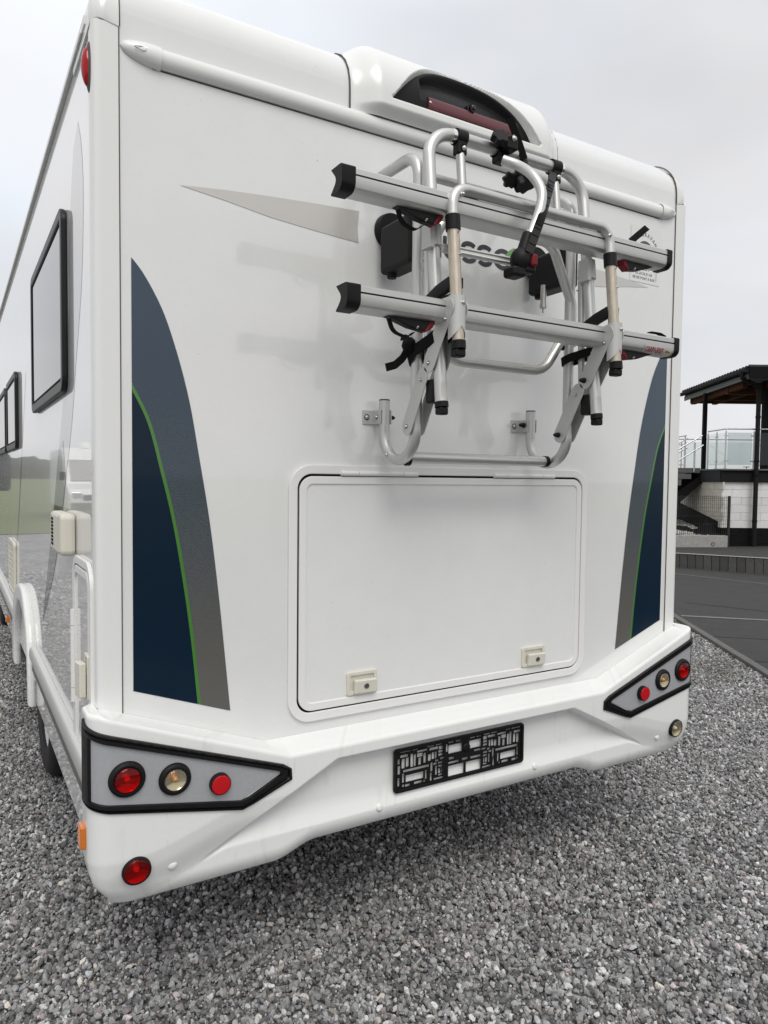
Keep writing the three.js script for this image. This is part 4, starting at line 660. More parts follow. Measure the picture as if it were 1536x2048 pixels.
// wheel rails
for (const [top, zf, px0, px1, nm] of [[onZ(709, 334, 0.383).y, 0.383, 709, 1336, 'upper wheel rail'], [onZ(720, 570, 0.400).y, 0.400, 719, 1350, 'lower wheel rail with a red lettered sticker']]) {
  const H = 0.060, y = top - H / 2 + 0.002, z0 = zf - 0.052, xa = onZ(px0, nm[0] === 'u' ? 350 : 590, zf).x, xb = onZ(px1, nm[0] === 'u' ? 515 : 692, zf).x;
  const fill = k => [[0.030 + k, -0.004 - k], [0.030 + k, 0.042], [0.0285 + k, 0.049 + k], [0.025 + k, 0.052 + k], ...(k ? [] : [[0.0125, 0.052], [0.012, 0.0465], [0.0085, 0.0465], [0.008, 0.052]]), [-0.010, 0.052 + k], [-0.020, 0.0495 + k], [-0.027 - k, 0.042], [-0.030 - k, 0.032], [-0.030 - k, -0.003 - k], [-0.0285, -0.004 - k], [-0.019, 0.008 - k], [-0.009, 0.019 - k], [0, 0.0225 - k], [0.009, 0.019 - k], [0.020, 0.008 - k]];
  const r = part(rack, 'wheel_rail', sweep([V(xa, y, z0), V(xb, y, z0)], fill(0), V(0, 1, 0), true, 0.5), alu, nm);
  const gr = part(r, 'rail_groove_strip', box(xa, xb, y + 0.0083, y + 0.0122, zf - 0.0058, zf - 0.0045), rubber);
  const endP = fill(0.0022);
  part(r, 'rail_end_cap', sweep([V(xa - 0.036, y, z0), V(xa + 0.003, y, z0)], endP, V(0, 1, 0), true, 0.6), blackPlastic);
  part(r, 'rail_end_cap', sweep([V(xb - 0.003, y, z0), V(xb + 0.020, y, z0)], endP, V(0, 1, 0), true, 0.6), blackPlastic);
  const up = nm[0] === 'u';
  for (const x of [up ? 0.70 : 0.665, up ? 1.56 : 1.545]) { // wheel strap buckle hanging under the rail
    const sg = x < 1 ? 1 : -1, mx = a => a.map(q => [x + sg * q[0], y + q[1]]); const bu = part(rack, 'wheel_strap', plateX(mx([[-0.075, -0.0305], [0.070, -0.0305], [0.060, -0.046], [0.040, -0.058], [-0.005, -0.052]]), z0 + 0.004, z0 + 0.030), blackPlastic);
    part(bu, 'buckle_lever', plateX(mx([[0.060, -0.031], [0.076, -0.031], [0.068, -0.046], [0.046, -0.060], [0.042, -0.057]]), z0 + 0.002, z0 + 0.032), redPlastic, 'red buckle lever');
    bolt(bu, V(x + sg * 0.018, y - 0.050, z0 + 0.030), V(0, 0, 1), 0.003);
    if (x < 1) part(bu, 'strap_loop', strap([V(x - 0.062, y - 0.030, z0 + 0.012), V(x - 0.048, y - 0.066, z0 + 0.012), V(x - 0.004, y - 0.078, z0 + 0.012), V(x + 0.016, y - 0.062, z0 + 0.012)], 0.020, 0.0022, V(0, 1, 0), 0.03), webbing);
  }
  // flat strap ends lying on top of the rail
  if (up) { part(rack, 'strap_tongue', strap([V(0.79, y + 0.0315, z0 + 0.036), V(0.885, y + 0.034, z0 + 0.028)], 0.022, 0.002, V(0, 1, 0)), webbing); part(rack, 'strap_tongue', strap([onZ(1262, 482, z0 + 0.03), onZ(1294, 455, z0 + 0.02)], 0.022, 0.0025, V(-0.67, 0, 0.75)), webbing, 'black strap tongue standing up from the upper rail'); }
  else { part(rack, 'strap_tongue', strap([V(xb - 0.105, y + 0.040, z0 + 0.032), V(xb - 0.06, y + 0.0405, z0 + 0.032), V(xb - 0.03, y + 0.034, z0 + 0.03)], 0.020, 0.003, V(0, 1, 0), 0.02), webbing);
    // lettered sticker
    const c = document.createElement('canvas'); c.width = 512; c.height = 112; const k = c.getContext('2d'); k.fillStyle = '#b9b8b4'; k.fillRect(0, 0, 512, 112); k.fillStyle = '#c9b9ba'; k.beginPath(); k.moveTo(40, 4); k.lineTo(370, 4); k.lineTo(340, 84); k.lineTo(4, 84); k.fill();
    k.save(); k.transform(1, 0, -0.28, 1, 0, 0); k.fillStyle = '#8e1f2c'; k.font = 'bold 62px sans-serif'; k.fillText('CARRY-BIKE', 44, 70, 316); k.strokeStyle = '#5c1018'; k.lineWidth = 2; k.strokeText('CARRY-BIKE', 44, 70, 316); k.restore();
    k.fillStyle = '#c9c3a4'; k.fillRect(376, 30, 120, 44); k.fillStyle = '#8a5a3a'; k.fillRect(392, 38, 40, 16); k.fillStyle = '#6f7a6a'; k.fillRect(440, 44, 36, 12); k.fillStyle = '#5a4a48'; k.font = 'bold 26px sans-serif'; k.fillText('PRO', 350, 104); k.fillStyle = '#8e1f2c'; k.fillRect(4, 84, 330, 6);
    const t = new THREE.CanvasTexture(c); t.colorSpace = THREE.SRGBColorSpace;
    const g = grid(6, 5, (i, j) => { const b = [[-0.006, 0.0527], [-0.011, 0.0526], [-0.020, 0.0502], [-0.0273, 0.0425], [-0.0305, 0.034], [-0.0306, 0.028]][j], p = V(lerp(xb - 0.150, xb - 0.012, i / 6), y + b[0], z0 + b[1]); p.u = i / 6; p.v = 1 - j / 5; return p; });
    part(r, 'lettered_sticker', g, std(1, 1, 1, 0.45, { map: t, clearcoat: 0.4 }), 'red lettered sticker at the rail end'); }
}
function plateX(pts, z0, z1) { return slab(shapeOf(pts), z0, z1, 0.003); }
{ // bike arm, clamps, knobs and straps on the top bar
  const knob = (p, ax, r, parent = rack) => { const pts = []; for (let i = 0; i < 48; i++) { const t = 2 * Math.PI * i / 48, q = r * (1 + 0.13 * Math.cos(6 * t)); pts.push([q * Math.cos(t), q * Math.sin(t)]); } const g = new THREE.ExtrudeGeometry(shapeOf(pts), { depth: r * 0.62, bevelEnabled: true, bevelThickness: r * 0.16, bevelSize: r * 0.16, bevelOffset: -r * 0.16, bevelSegments: 2 }); g.translate(0, 0, -r * 0.3); g.applyQuaternion(new THREE.Quaternion().setFromUnitVectors(V(0, 0, 1), ax.clone().normalize())); g.translate(p.x, p.y, p.z); const k = part(parent, 'star_knob', g, blackPlastic); part(k, 'knob_stem', cyl(p.clone(), p.clone().addScaledVector(ax.clone().normalize(), -r * 1.6), r * 0.36), blackPlastic); return k; };
  const YC = 2.575, ZC = 0.262;
  // left and right clamps on the top bar, with short uprights below
  for (const [px, py] of [[919, 285], [1108, 338]]) {
    const c = onZ(px, py, ZC), x = c.x, cl = part(rack, 'tube_clamp', merge([cyl(V(x - 0.017, YC, ZC), V(x + 0.017, YC, ZC), 0.0240, 0.0240, 24), box(x - 0.017, x + 0.017, YC - 0.052, YC - 0.010, ZC - 0.012, ZC + 0.018, 0.006)]), blackPlastic);
    bolt(cl, V(x + 0.004, YC - 0.034, ZC + 0.018), V(0, 0, 1), 0.007); part(cl, 'hose_clip', cyl(V(px < 1000 ? x - 0.032 : x + 0.019, YC, ZC), V(px < 1000 ? x - 0.019 : x + 0.030, YC, ZC), 0.0198, 0.0198, 24), chrome);
    part(rack, 'short_upright', tube([V(x, YC - 0.045, ZC + 0.004), V(x, 2.370, 0.285)], 0.0135, 0, 16), alu);
  }
  // middle clamp with knobs and the curved arm
  const c = onZ(1008, 305, ZC + 0.02), mc = part(rack, 'arm_clamp', merge([cyl(V(c.x - 0.020, YC, ZC), V(c.x + 0.020, YC, ZC), 0.0240, 0.0240, 24), box(c.x - 0.020, c.x + 0.020, YC - 0.040, YC + 0.040, ZC - 0.016, ZC + 0.022, 0.007), box(c.x - 0.012, c.x + 0.030, YC - 0.012, YC + 0.030, ZC + 0.012, ZC + 0.050, 0.006)]), blackPlastic);
  bolt(mc, V(c.x + 0.014, YC + 0.020, ZC + 0.050), V(0.4, 0, 1), 0.007);
  knob(onZ(1000, 276, 0.300), V(-0.25, 0.55, 1), 0.026); knob(onZ(1020, 360, 0.250), V(-0.3, -0.6, 0.9), 0.022);
  const big = onZ(1050, 366, 0.27); knob(big, V(0.2, -0.9, 0.35), 0.032); part(rack, 'clamp_body', cyl(big.clone().add(V(-0.004, 0.004, -0.004)), big.clone().add(V(-0.012, 0.075, -0.01)), 0.025, 0.020), blackPlastic);
  const arm = [onZ(1006, 320, 0.318), onZ(1036, 331, 0.350), onZ(1066, 352, 0.405), onZ(1083, 383, 0.432), onZ(1080, 418, 0.440), onZ(1066, 455, 0.446), onZ(1052, 490, 0.450)];
  part(rack, 'curved_arm', sweep(new THREE.CatmullRomCurve3(arm).getPoints(40), circle(0.0142, 18)), alu);
  const hp = onZ(1044, 521, 0.452);
  const hd = part(rack, 'frame_grip', merge([(() => { const g = new THREE.SphereGeometry(0.033, 24, 18); g.scale(0.95, 1.05, 0.9); g.translate(hp.x - 0.004, hp.y, hp.z); return g; })(), cyl(V(hp.x + 0.004, hp.y + 0.02, hp.z - 0.002), onZ(1056, 468, 0.449), 0.019, 0.0155, 20), box(hp.x - 0.045, hp.x + 0.002, hp.y - 0.050, hp.y - 0.022, hp.z - 0.03, hp.z + 0.02, 0.009), box(hp.x - 0.006, hp.x + 0.036, hp.y - 0.036, hp.y - 0.004, hp.z - 0.03, hp.z + 0.022, 0.009)]), blackPlastic, 'black bike frame grip with a red button');
  part(hd, 'red_button', box(hp.x + 0.008, hp.x + 0.030, hp.y - 0.020, hp.y + 0.014, hp.z + 0.016, hp.z + 0.034, 0.007), redPlastic, 'red plastic release button');
  // ratchet strap with ribs
  const s0 = onZ(1107, 346, 0.30), s1 = onZ(1085, 430, 0.462), s2 = onZ(1058, 505, 0.482), sp = rounded([s0, onZ(1100, 375, 0.37), s1, s2], 0.2, 5);
  const rs = part(rack, 'ratchet_strap', strap(sp, 0.024, 0.0035, V(-0.45, 0, 0.9)), blackPlastic);
  { const gs = [], cv = new THREE.CatmullRomCurve3(sp), n = 46; for (let i = 2; i < n; i++) { const p = cv.getPoint(i / n), t = cv.getTangent(i / n), o = V(-0.45, 0, 0.9); o.addScaledVector(t, -o.dot(t)).normalize(); const a = t.clone().cross(o); gs.push(sweep([p.clone().addScaledVector(a, -0.0105).addScaledVector(o, 0.0022), p.clone().addScaledVector(a, 0.0105).addScaledVector(o, 0.0022)], rectP(0.0024, 0.0024), o)); } const rb = part(rs, 'strap_ribs', merge(gs), blackPlastic); rb.userData.kind = 'stuff'; }
  // straight grip bar towards the left legs
  const b0 = onZ(884, 496, 0.36), b1 = onZ(1034, 526, 0.405); part(rack, 'grip_bar', sweep([b0, b1], [[0.0105, 0.002], [0.0105, 0.008], [0.006, 0.011], [0.002, 0.009], [-0.002, 0.009], [-0.006, 0.011], [-0.0105, 0.008], [-0.0105, -0.006], [0.0105, -0.006]], V(0, 1, 0), true, 0.4), alu);
  // loose strap tail standing up in front of the brake light
  part(rack, 'strap_tail', strap([onZ(1048, 318, 0.290), onZ(1036, 280, 0.275), onZ(1019, 236, 0.262)], 0.022, 0.002, V(-0.67, 0, 0.75), 0.3), webbing, 'loose black strap tail standing up');
  // clear fitting under the right spacer block
  const f = onZ(1087, 583, 0.16), fx = f.x; part(rack, 'hanging_fitting', merge([cyl(V(fx, 2.238, 0.16), V(fx, 2.172, 0.16), 0.0095, 0.0105, 16), cyl(V(fx, 2.172, 0.16), V(fx, 2.162, 0.16), 0.0125, 0.0125, 16), cyl(V(fx, 2.162, 0.16), V(fx, 2.146, 0.16), 0.004, 0.004, 10)]), steel, 'small metal fitting hanging under the right spacer');
}
{ // straps tied round the legs
  const band = (X, y, dy, z0, z1, w, half) => { const o = []; for (let i = 0; i <= 28; i++) { const t = 2 * Math.PI * i / 28, c = Math.cos(t), s = Math.sin(t); o.push(V(X + half * Math.sign(c) * Math.pow(Math.abs(c), 0.6), y + dy * s, (z0 + z1) / 2 + (z1 - z0) / 2 * Math.sign(s) * Math.pow(Math.abs(s), 0.7))); } return sweep(o, rectP(w, 0.0028, 0.001, 1), V(0, 1, 0), false, 0.7); };
  const l = part(rack, 'tie_strap', band(XL, 1.958, 0.032, 0.196, 0.374, 0.036, 0.0262), webbing, 'knotted black tie strap round the left legs');
  const kn = onX(818, 690, XL - 0.03), g = new THREE.SphereGeometry(0.02, 16, 12); g.scale(0.9, 1.1, 1.2); const po = g.attributes.position; for (let i = 0; i < po.count; i++) { const k = 1 + 0.22 * noise.noise(po.getX(i) * 90, po.getY(i) * 90, po.getZ(i) * 90); po.setXYZ(i, po.getX(i) * k, po.getY(i) * k, po.getZ(i) * k); } g.computeVertexNormals(); g.translate(kn.x, kn.y, kn.z); part(l, 'strap_knot', g, webbing);
  part(l, 'strap_end', strap([onX(814, 700, XL - 0.03), onX(806, 716, XL - 0.036), onX(790, 730, XL - 0.04), onX(772, 735, XL - 0.045)].map(p => p), 0.024, 0.0025, V(-0.7, 0.2, 0.5), 0.03), webbing);
  part(l, 'strap_end', strap([onX(818, 686, XL - 0.03), onX(812, 674, XL - 0.034), onX(802, 676, XL - 0.04)], 0.018, 0.0025, V(-0.7, 0.2, 0.5), 0.01), webbing);
  part(rack, 'tie_strap', band(XR, 1.990, 0.012, 0.200, 0.372, 0.028, 0.0262), webbing, 'flat black tie strap round the right legs');
  part(rack, 'hook_strap', strap([V(XL - 0.025, 2.073, 0.252), V(XL + 0.0, 2.083, 0.355), V(XL + 0.02, 2.092, 0.402)], 0.010, 0.003, V(0, 1, 0.2)), blackPlastic);
}
// ---------------------------------------------------------------- paved yard, kerb, terrace wall
const fh = V(cF.x, 0, cF.z).normalize(), rh = V(-fh.z, 0, fh.x), G0 = V(EYE.x, 0, EYE.z);
const BM = new THREE.Matrix4().makeBasis(rh, V(0, 1, 0), fh.clone().negate()).setPosition(G0);   // building frame: X along its front, Z = minus the distance in front of it
const inB = g => g.applyMatrix4(BM);
const bw = (X, Y, D) => V(X, Y, -D).applyMatrix4(BM);
const depthOf = (x, z) => (x - G0.x) * fh.x + (z - G0.z) * fh.z;
const onD = (px, py, D) => { const d = ray(px, py), k = D / (d.x * fh.x + d.z * fh.z); const p = EYE.clone().addScaledVector(d, k).sub(G0); return [p.dot(rh), p.y]; };
const yardY = (x, z) => -0.012 - 0.027 * Math.max(0, depthOf(x, z) - 6.5);
const asphaltTex = (k0, sd) => { const a = tileNoise(512, sd), b = tileNoise(23, sd + 1), c = tileNoise(150, sd + 2); return dataTex(1024, 1024, (u, v) => { const k = k0 * (0.75 + 0.35 * a(u, v) + 0.22 * (b(u, v) - 0.4) + 0.25 * (c(u, v) - 0.5)); return [toS(k * 1.02), toS(k), toS(k * 0.97)]; }); };
const asphalt = std(1, 1, 1, 0.85, { map: asphaltTex(0.034, 41) }); asphalt.map.repeat.set(1 / 3.4, 1 / 3.4);
const concrete = std(1, 1, 1, 0.9, { map: asphaltTex(0.12, 51) }); concrete.map.repeat.set(1 / 1.3, 1 / 1.3);
const concretePale = std(1, 1, 1, 0.9, { map: asphaltTex(0.34, 55) }); concretePale.map.repeat.set(1 / 1.1, 1 / 1.1);
const stripMat = std(1, 1, 1, 0.9, { map: asphaltTex(0.19, 57) }); stripMat.map.repeat.set(1, 1);
const tar = std(0.02, 0.02, 0.02, 0.6);
{
  const far = kerbA.clone().addScaledVector(kerbDir, 40), near = kerbB.clone().addScaledVector(kerbDir, -14);
  const e0 = bw(30, 0, 9), e1 = bw(30, 0, 30), pts = [];
  for (let i = 0; i <= 24; i++) { const p = near.clone().lerp(far, i / 24); pts.push([p.x, p.z]); } for (let i = 0; i <= 12; i++) { const p = far.clone().lerp(e1, i / 12); if (i) pts.push([p.x, p.z]); } for (let i = 1; i <= 12; i++) { const p = e1.clone().lerp(V(30, 0, 12), i / 12); pts.push([p.x, p.z]); }
  // grid sheet following the fall of the yard
  const g = grid(60, 60, (i, j) => { const a = near.clone().lerp(far, i / 60), p = a.addScaledVector(kerbNrm, -0.04 - 34 * Math.pow(j / 60, 1.6)); p.y = yardY(p.x, p.z); p.u = p.x; p.v = p.z; return p; });
  const yard = struct('paved_yard', g, asphalt);
  // concrete strips and tar joints across the yard
  const lay = (pa, pb, w, m, nm, h) => { let a = onY(pa[0], pa[1], 0), b = onY(pb[0], pb[1], 0); for (let k = 0; k < 4; k++) { a = onY(pa[0], pa[1], yardY(a.x, a.z)); b = onY(pb[0], pb[1], yardY(b.x, b.z)); } const d = b.clone().sub(a); d.y = 0; d.normalize(); b.addScaledVector(d, 5); if (gravelSide(a.x, a.z) > -0.5) { /* starts at the kerb */ } const n = V(-d.z, 0, d.x); 
    const s = grid(20, 1, (i, j) => { const p = a.clone().lerp(b, i / 20).addScaledVector(n, (j - 0.5) * w); p.y = yardY(p.x, p.z) + h; p.u = p.x; p.v = p.z; return p; }); const mm = shadow(new THREE.Mesh(s, m)); mm.name = nm; yard.add(mm); };
  lay([1362, 1232], [1536, 1241], 0.09, stripMat, 'concrete_strip', 0.005);
  lay([1345, 1147], [1536, 1169], 0.09, concrete, 'concrete_strip', 0.005);
  lay([1420, 1273], [1536, 1279], 0.022, tar, 'tar_joint', 0.004);
  lay([1492, 1321], [1536, 1323], 0.018, tar, 'tar_joint', 0.004);
  lay([1370, 1205], [1470, 1216], 0.03, tar, 'tar_joint', 0.004);
  const kerb = new THREE.Group(); kerb.name = 'kerb'; kerb.userData.kind = 'structure'; kerb.position.copy(kerbA); scene.add(kerb);
  const stoneG = new RoundedBoxGeometry(0.995, 0.16, 0.075, 2, 0.01), ang = Math.atan2(-kerbDir.z, kerbDir.x); plainUV(stoneG);
  for (let k = -9; k < 22; k++) { const s = shadow(new THREE.Mesh(stoneG, k % 3 ? concrete : concrete)); s.name = 'kerb_stone'; s.position.copy(kerbDir).multiplyScalar(k + 0.5).addScaledVector(V(0, 1, 0), -0.053 + 0.006 * rnd()); s.rotation.y = ang + (rnd() - 0.5) * 0.008; kerb.add(s); }
  // terrace retaining wall of upright concrete posts
  const pA = bw(6.32, -0.25, 15.62), pB = bw(7.57, -0.21, 14.15), pd = pB.clone().sub(pA); pd.y = 0; const pl = pd.length(); pd.normalize();
  const pal = thing('palisade_wall', 'low wall of upright dark concrete palisades below the terrace', 'wall', pA);
  const pg = new RoundedBoxGeometry(0.162, 0.62, 0.12, 2, 0.014), mats = [0.085, 0.10, 0.075].map(v => { const m = std(1, 1, 1, 0.9, { map: asphaltTex(v, 61) }); m.map.repeat.set(1, 1); return m; }); plainUV(pg);
  for (let k = -16; k < 44; k++) { const s = shadow(new THREE.Mesh(pg, mats[Math.floor(rnd() * 3)])); s.name = 'palisade'; const t = (k + 0.5) * 0.172; s.position.copy(pd).multiplyScalar(t); s.position.y = 0.03 + 0.06 * clamp(t / pl, -1, 2) - 0.31 + 0.25 + 0.004 * rnd(); s.rotation.y = Math.atan2(-pd.z, pd.x) + (rnd() - 0.5) * 0.02; pal.add(s); }
  const up = V(-pd.z, 0, pd.x); if (up.dot(fh) < 0) up.negate();
  const ty = (t, s) => 0.032 + 0.06 * clamp(t / pl, -1, 2) + (0.0 - 0.05) * clamp(s / 3.5, 0, 1);
  const tr = grid(30, 20, (i, j) => { const t = -3 + 10.5 * i / 30, s = 0.065 + 9 * Math.pow(j / 20, 1.5), p = pA.clone().addScaledVector(pd, t).addScaledVector(up, s); p.y = ty(t, s); p.u = p.x; p.v = p.z; return p; });
  struct('terrace_ground', tr, asphalt);
  const kb = grid(30, 1, (i, j) => { const t = -3 + 10.5 * i / 30, p = pA.clone().addScaledVector(pd, t).addScaledVector(up, -0.07 + 0.16 * j); p.y = ty(t, 0) + 0.012; p.u = p.x; p.v = p.z; return p; });
  const ks = shadow(new THREE.Mesh(kb.translate(-pA.x, -pA.y, -pA.z), concretePale)); ks.name = 'coping_strip'; pal.add(ks);
}
// ---------------------------------------------------------------- terrace building
{
  const BD = 18.2, X0 = 8.545, X1 = 14, base = bw(10, 0, BD);
  const hall = thing('terrace_building', 'black and white block building with a roofed terrace on top', 'building', base);
  const P = (nm, g, m, lb) => part(hall, nm, inB(g), m, lb);
  const whiteP = [0.75, 0.72, 0.78].map((v, i) => { const t = dataTex(256, 256, (u, w) => { const k = v * (1 + 0.10 * (n8(u + i * 0.3, w) - 0.5) + 0.08 * (n40(u, w) - 0.5)); return [toS(k), toS(k * 0.99), toS(k * 0.985)]; }); return std(1, 1, 1, 0.8, { map: t }); });
  const stainedP = [0.60, 0.56].map((v, i) => { const t = dataTex(256, 256, (u, w) => { const k = v * (1 + 0.2 * (n8(u + i * 0.4, w) - 0.5) + 0.1 * (n40(u, w) - 0.5)); return [toS(k), toS(k * 0.97), toS(k * 0.84)]; }); return std(1, 1, 1, 0.85, { map: t }); });
  const blackP = std(0.006, 0.006, 0.0065, 0.8, { specularIntensity: 0.35 }), charcoal = std(0.010, 0.010, 0.011, 0.7, { specularIntensity: 0.4 }), slate = std(0.028, 0.03, 0.032, 0.7, { specularIntensity: 0.5 }), greyTrim = std(0.13, 0.135, 0.135, 0.7), wood = std(0.075, 0.030, 0.012, 0.8, { specularIntensity: 0.4 }), stepGrey = std(0.11, 0.112, 0.115, 0.85);
  const inox = std(0.62, 0.63, 0.63, 0.3, { metalness: 0.9 }), glass = std(0.80, 0.845, 0.835, 0.02, { transmission: 1, thickness: 0, ior: 1.5 });
  const glassDim = std(0.60, 0.65, 0.65, 0.03, { transmission: 1, thickness: 0, ior: 1.5 });
  P('wall_core', merge([box(X0 + 0.03, X1, -0.6, 1.90, -BD - 0.2, -BD - 0.03), box(X0 + 0.03, X0 + 0.2, -0.6, 1.90, -24, -BD - 0.2), box(X0 + 0.2, X1, -0.6, 1.9, -24, -23.8)]), std(0.36, 0.35, 0.33, 0.9));
  // blocks, front
  const bg = new RoundedBoxGeometry(0.494, 0.1895, 0.045, 1, 0.004);
  plainUV(bg);
  const bh = new RoundedBoxGeometry(0.245, 0.1895, 0.045, 1, 0.004); plainUV(bh);
  for (let r = 0; r < 9; r++) { const y = 0.442 + 0.194 * (r - 3) + 0.097; if (y > 1.6) continue; for (let c = 0; c < 12; c++) { const half = r % 2 && c === 0, x = half ? X0 + 0.1235 : X0 + 0.249 + c * 0.498 - (r % 2 ? 0.249 : 0); if (x > X1 - 0.2) continue; const g = (half ? bh : bg).clone(); g.translate(x, y, -BD - 0.008 - 0.004 * rnd()); P('block', g, r < 3 ? blackP : whiteP[Math.floor(rnd() * 3)]); } }
  // blocks, side wall under the stairs
  const bs = new RoundedBoxGeometry(0.045, 0.1895, 0.494, 1, 0.004); plainUV(bs);
  for (let r = 0; r < 9; r++) { const y = 0.442 + 0.194 * (r - 3) + 0.097; if (y > 1.6) continue; for (let c = 0; c < 8; c++) { const d = BD + 0.28 + c * 0.498 - (r % 2 ? 0 : 0.10); const low = y < 0.47; const g = bs.clone(); g.translate(X0 + 0.006 + 0.004 * rnd(), y, -d); P('block', g, low ? blackP : stainedP[Math.floor(rnd() * 2)]); } }
  P('damp_sheet', (() => { const g = new THREE.ExtrudeGeometry(shapeOf([[-BD - 0.12, -0.3], [-BD - 0.12, 0.60], [-BD - 3.6, 1.18], [-BD - 3.6, -0.3]]), { depth: 0.012, bevelEnabled: false }); g.applyMatrix4(new THREE.Matrix4().makeBasis(V(0, 0, 1), V(0, 1, 0), V(-1, 0, 0)).setPosition(X0 - 0.020, 0, 0)); return plainUV(g); })(), blackP);
  // deck and its fascia boards
  P('deck_slab', box(X0 - 0.10, X1, 1.900, 1.938, -23.2, -BD + 0.14, 0.004), greyTrim);
  for (let k = 0; k < 6; k++) P('fascia_board', box(X0 - 0.06 + k * 0.92, X0 - 0.06 + (k + 1) * 0.92 - 0.006, 1.607, 1.899, -BD + 0.03, -BD + 0.075, 0.004), charcoal);
  for (let k = 0; k < 8; k++) P('fascia_board', box(X0 - 0.075, X0 - 0.03, 1.607, 1.899, -BD - 0.17 * (k + 1) + 0.02, -BD - 0.17 * k + 0.014, 0.004), slate);
  // posts, downpipe, gutter
  P('roof_post', box(8.80, 8.90, 1.939, 4.05, -20.05, -19.95, 0.006), blackP);
  P('roof_post', box(9.575, 9.735, 1.939, 4.16, -18.40, -18.26, 0.006), blackP);
  P('roof_post', box(13.2, 13.36, 1.939, 4.16, -18.40, -18.26, 0.006), blackP);
  const dp = onD(1514, 900, 18.02)[0];
  P('downpipe', tube([V(onD(1484, 745, 17.75)[0], onD(1484, 742, 17.75)[1], -17.75), V(onD(1485, 756, 17.75)[0], onD(1485, 757, 17.75)[1], -17.75), V(dp, onD(1511, 774, 18.02)[1], -18.02), V(dp, 0.0, -18.02)], 0.055, 0.07, 14), charcoal);
  for (const y of [3.2, 2.1, 1.75, 0.6]) P('pipe_bracket', cyl(V(dp, y, -18.02), V(dp, y + 0.05, -18.02), 0.063, 0.063), blackP);
  // roof
  const RX = 8.84, rt = d => 4.40 - 0.036 * (d - 17.6);
  P('roof_sheet', grid(4, 200, (i, j) => { const d = lerp(17.56, 21.5, j / 200), w = (j / 200 * 3.94 / 0.155) % 1; return V(lerp(RX - 0.03, X1 + 0.4, i / 4), rt(d) + 0.05 * (w < 0.35 ? smooth(0, 0.1, w) * smooth(0.35, 0.25, w) : 0) + 0.004, -d); }), slate);
  P('roof_deck', inBox(RX + 0.02, X1 + 0.4, rt, 0.20, 17.6, 21.4), charcoal);
  P('soffit', inBox(RX + 0.10, X1 + 0.3, d => rt(d) - 0.203, 0.012, 17.68, 21.3), greyTrim);
  P('front_fascia', box(RX - 0.02, X1 + 0.4, 4.13, 4.395, -17.599, -17.55, 0.006), blackP);
  P('side_fascia', inBox(RX - 0.005, RX + 0.018, d => rt(d) - 0.15, 0.13, 17.62, 21.38), greyTrim);
  P('gutter', sweep([V(RX - 0.07, rt(17.6) - 0.085, -17.58), V(RX - 0.07, rt(21.4) - 0.085, -21.45)], rectP(0.10, 0.11, 0.03, 3), V(0, 1, 0), true, 0.6), charcoal);
  for (const d of [19.0, 20.35, 21.2]) P('roof_beam', box(RX + 0.12, X1 + 0.2, 3.90, rt(d) - 0.22, -d - 0.06, -d + 0.06, 0.006), wood);
  P('roof_beam', inBox(RX + 0.14, RX + 0.26, d => rt(d) - 0.22, 0.18, 18.2, 21.25), wood);
  P('roof_beam', inBox(9.60, 9.72, d => rt(d) - 0.22, 0.18, 18.2, 21.25), wood);
  // glass railing
  const RY = 2.935, post = (x, d, y0 = 1.939, y1 = RY - 0.06) => P('rail_post', merge([cyl(V(x, y0, -d), V(x, y1, -d), 0.021, 0.021, 12), cyl(V(x, y1, -d), V(x, RY, -d), 0.006, 0.006, 8), cyl(V(x, y0, -d), V(x, y0 + 0.012, -d), 0.045, 0.045, 14)]), inox);
  const pane = (xa, da, xb, db, m) => { const a = V(xa, 0, -da), b = V(xb, 0, -db), n = b.clone().sub(a).normalize(); a.addScaledVector(n, 0.045); b.addScaledVector(n, -0.045); const p = P('glass_pane', grid(1, 1, (i, j) => { const q = a.clone().lerp(b, i); q.y = j ? RY - 0.09 : 2.035; return q; }), m);
    for (const [q, s] of [[a, -1], [b, 1]]) for (const y of [2.13, RY - 0.17]) P('glass_clamp', cyl(V(q.x, y, q.z).addScaledVector(n, s * 0.022), V(q.x, y, q.z).addScaledVector(n, -s * 0.03), 0.014, 0.014, 10), inox); };
  const fd = 18.12, fx = [8.565, 9.27, 10.1, 10.95, 11.8, 12.7, 13.6]; fx.forEach(x => post(x, fd)); for (let i = 0; i < fx.length - 1; i++) pane(fx[i], fd, fx[i + 1], fd, i ? glassDim : glassDim);
  P('top_rail', tube([V(8.565, RY, -19.12), V(8.565, RY, -fd), V(13.6, RY, -fd)], 0.017, 0.02, 12), inox);
  post(8.565, 18.62); post(8.565, 19.12); pane(8.565, fd, 8.565, 18.62, glass); pane(8.565, 18.62, 8.565, 19.12, glass);
  const bd = 22.6, bx = [7.2, 8.25, 9.3, 11.72, 12.4, 13.6]; bx.forEach(x => post(x, bd, 1.5)); for (let i = 0; i < bx.length - 1; i++) pane(bx[i], bd, bx[i + 1], bd, glass);
  P('top_rail', tube([V(6.4, RY, -bd), V(13.6, RY, -bd)], 0.017, 0, 10), inox);
  // outside stairs falling away to the left
  const sd = 19.25; [[1401, 936, 946], [1383, 948, 958], [1363, 959, 971], [1346, 972, 984]].forEach(([px, pa, pb]) => { const a = onD(px, pa, sd), b = onD(px, pb, sd); P('stair_step', box(a[0] - 1.2, a[0], b[1], a[1], -sd - 1.3, -sd, 0.006), stepGrey); });
  const sa = onD(1401, 948, sd + 0.02), sb = onD(1345, 1006, sd + 0.02), sl = (sa[1] - sb[1]) / (sa[0] - sb[0]);
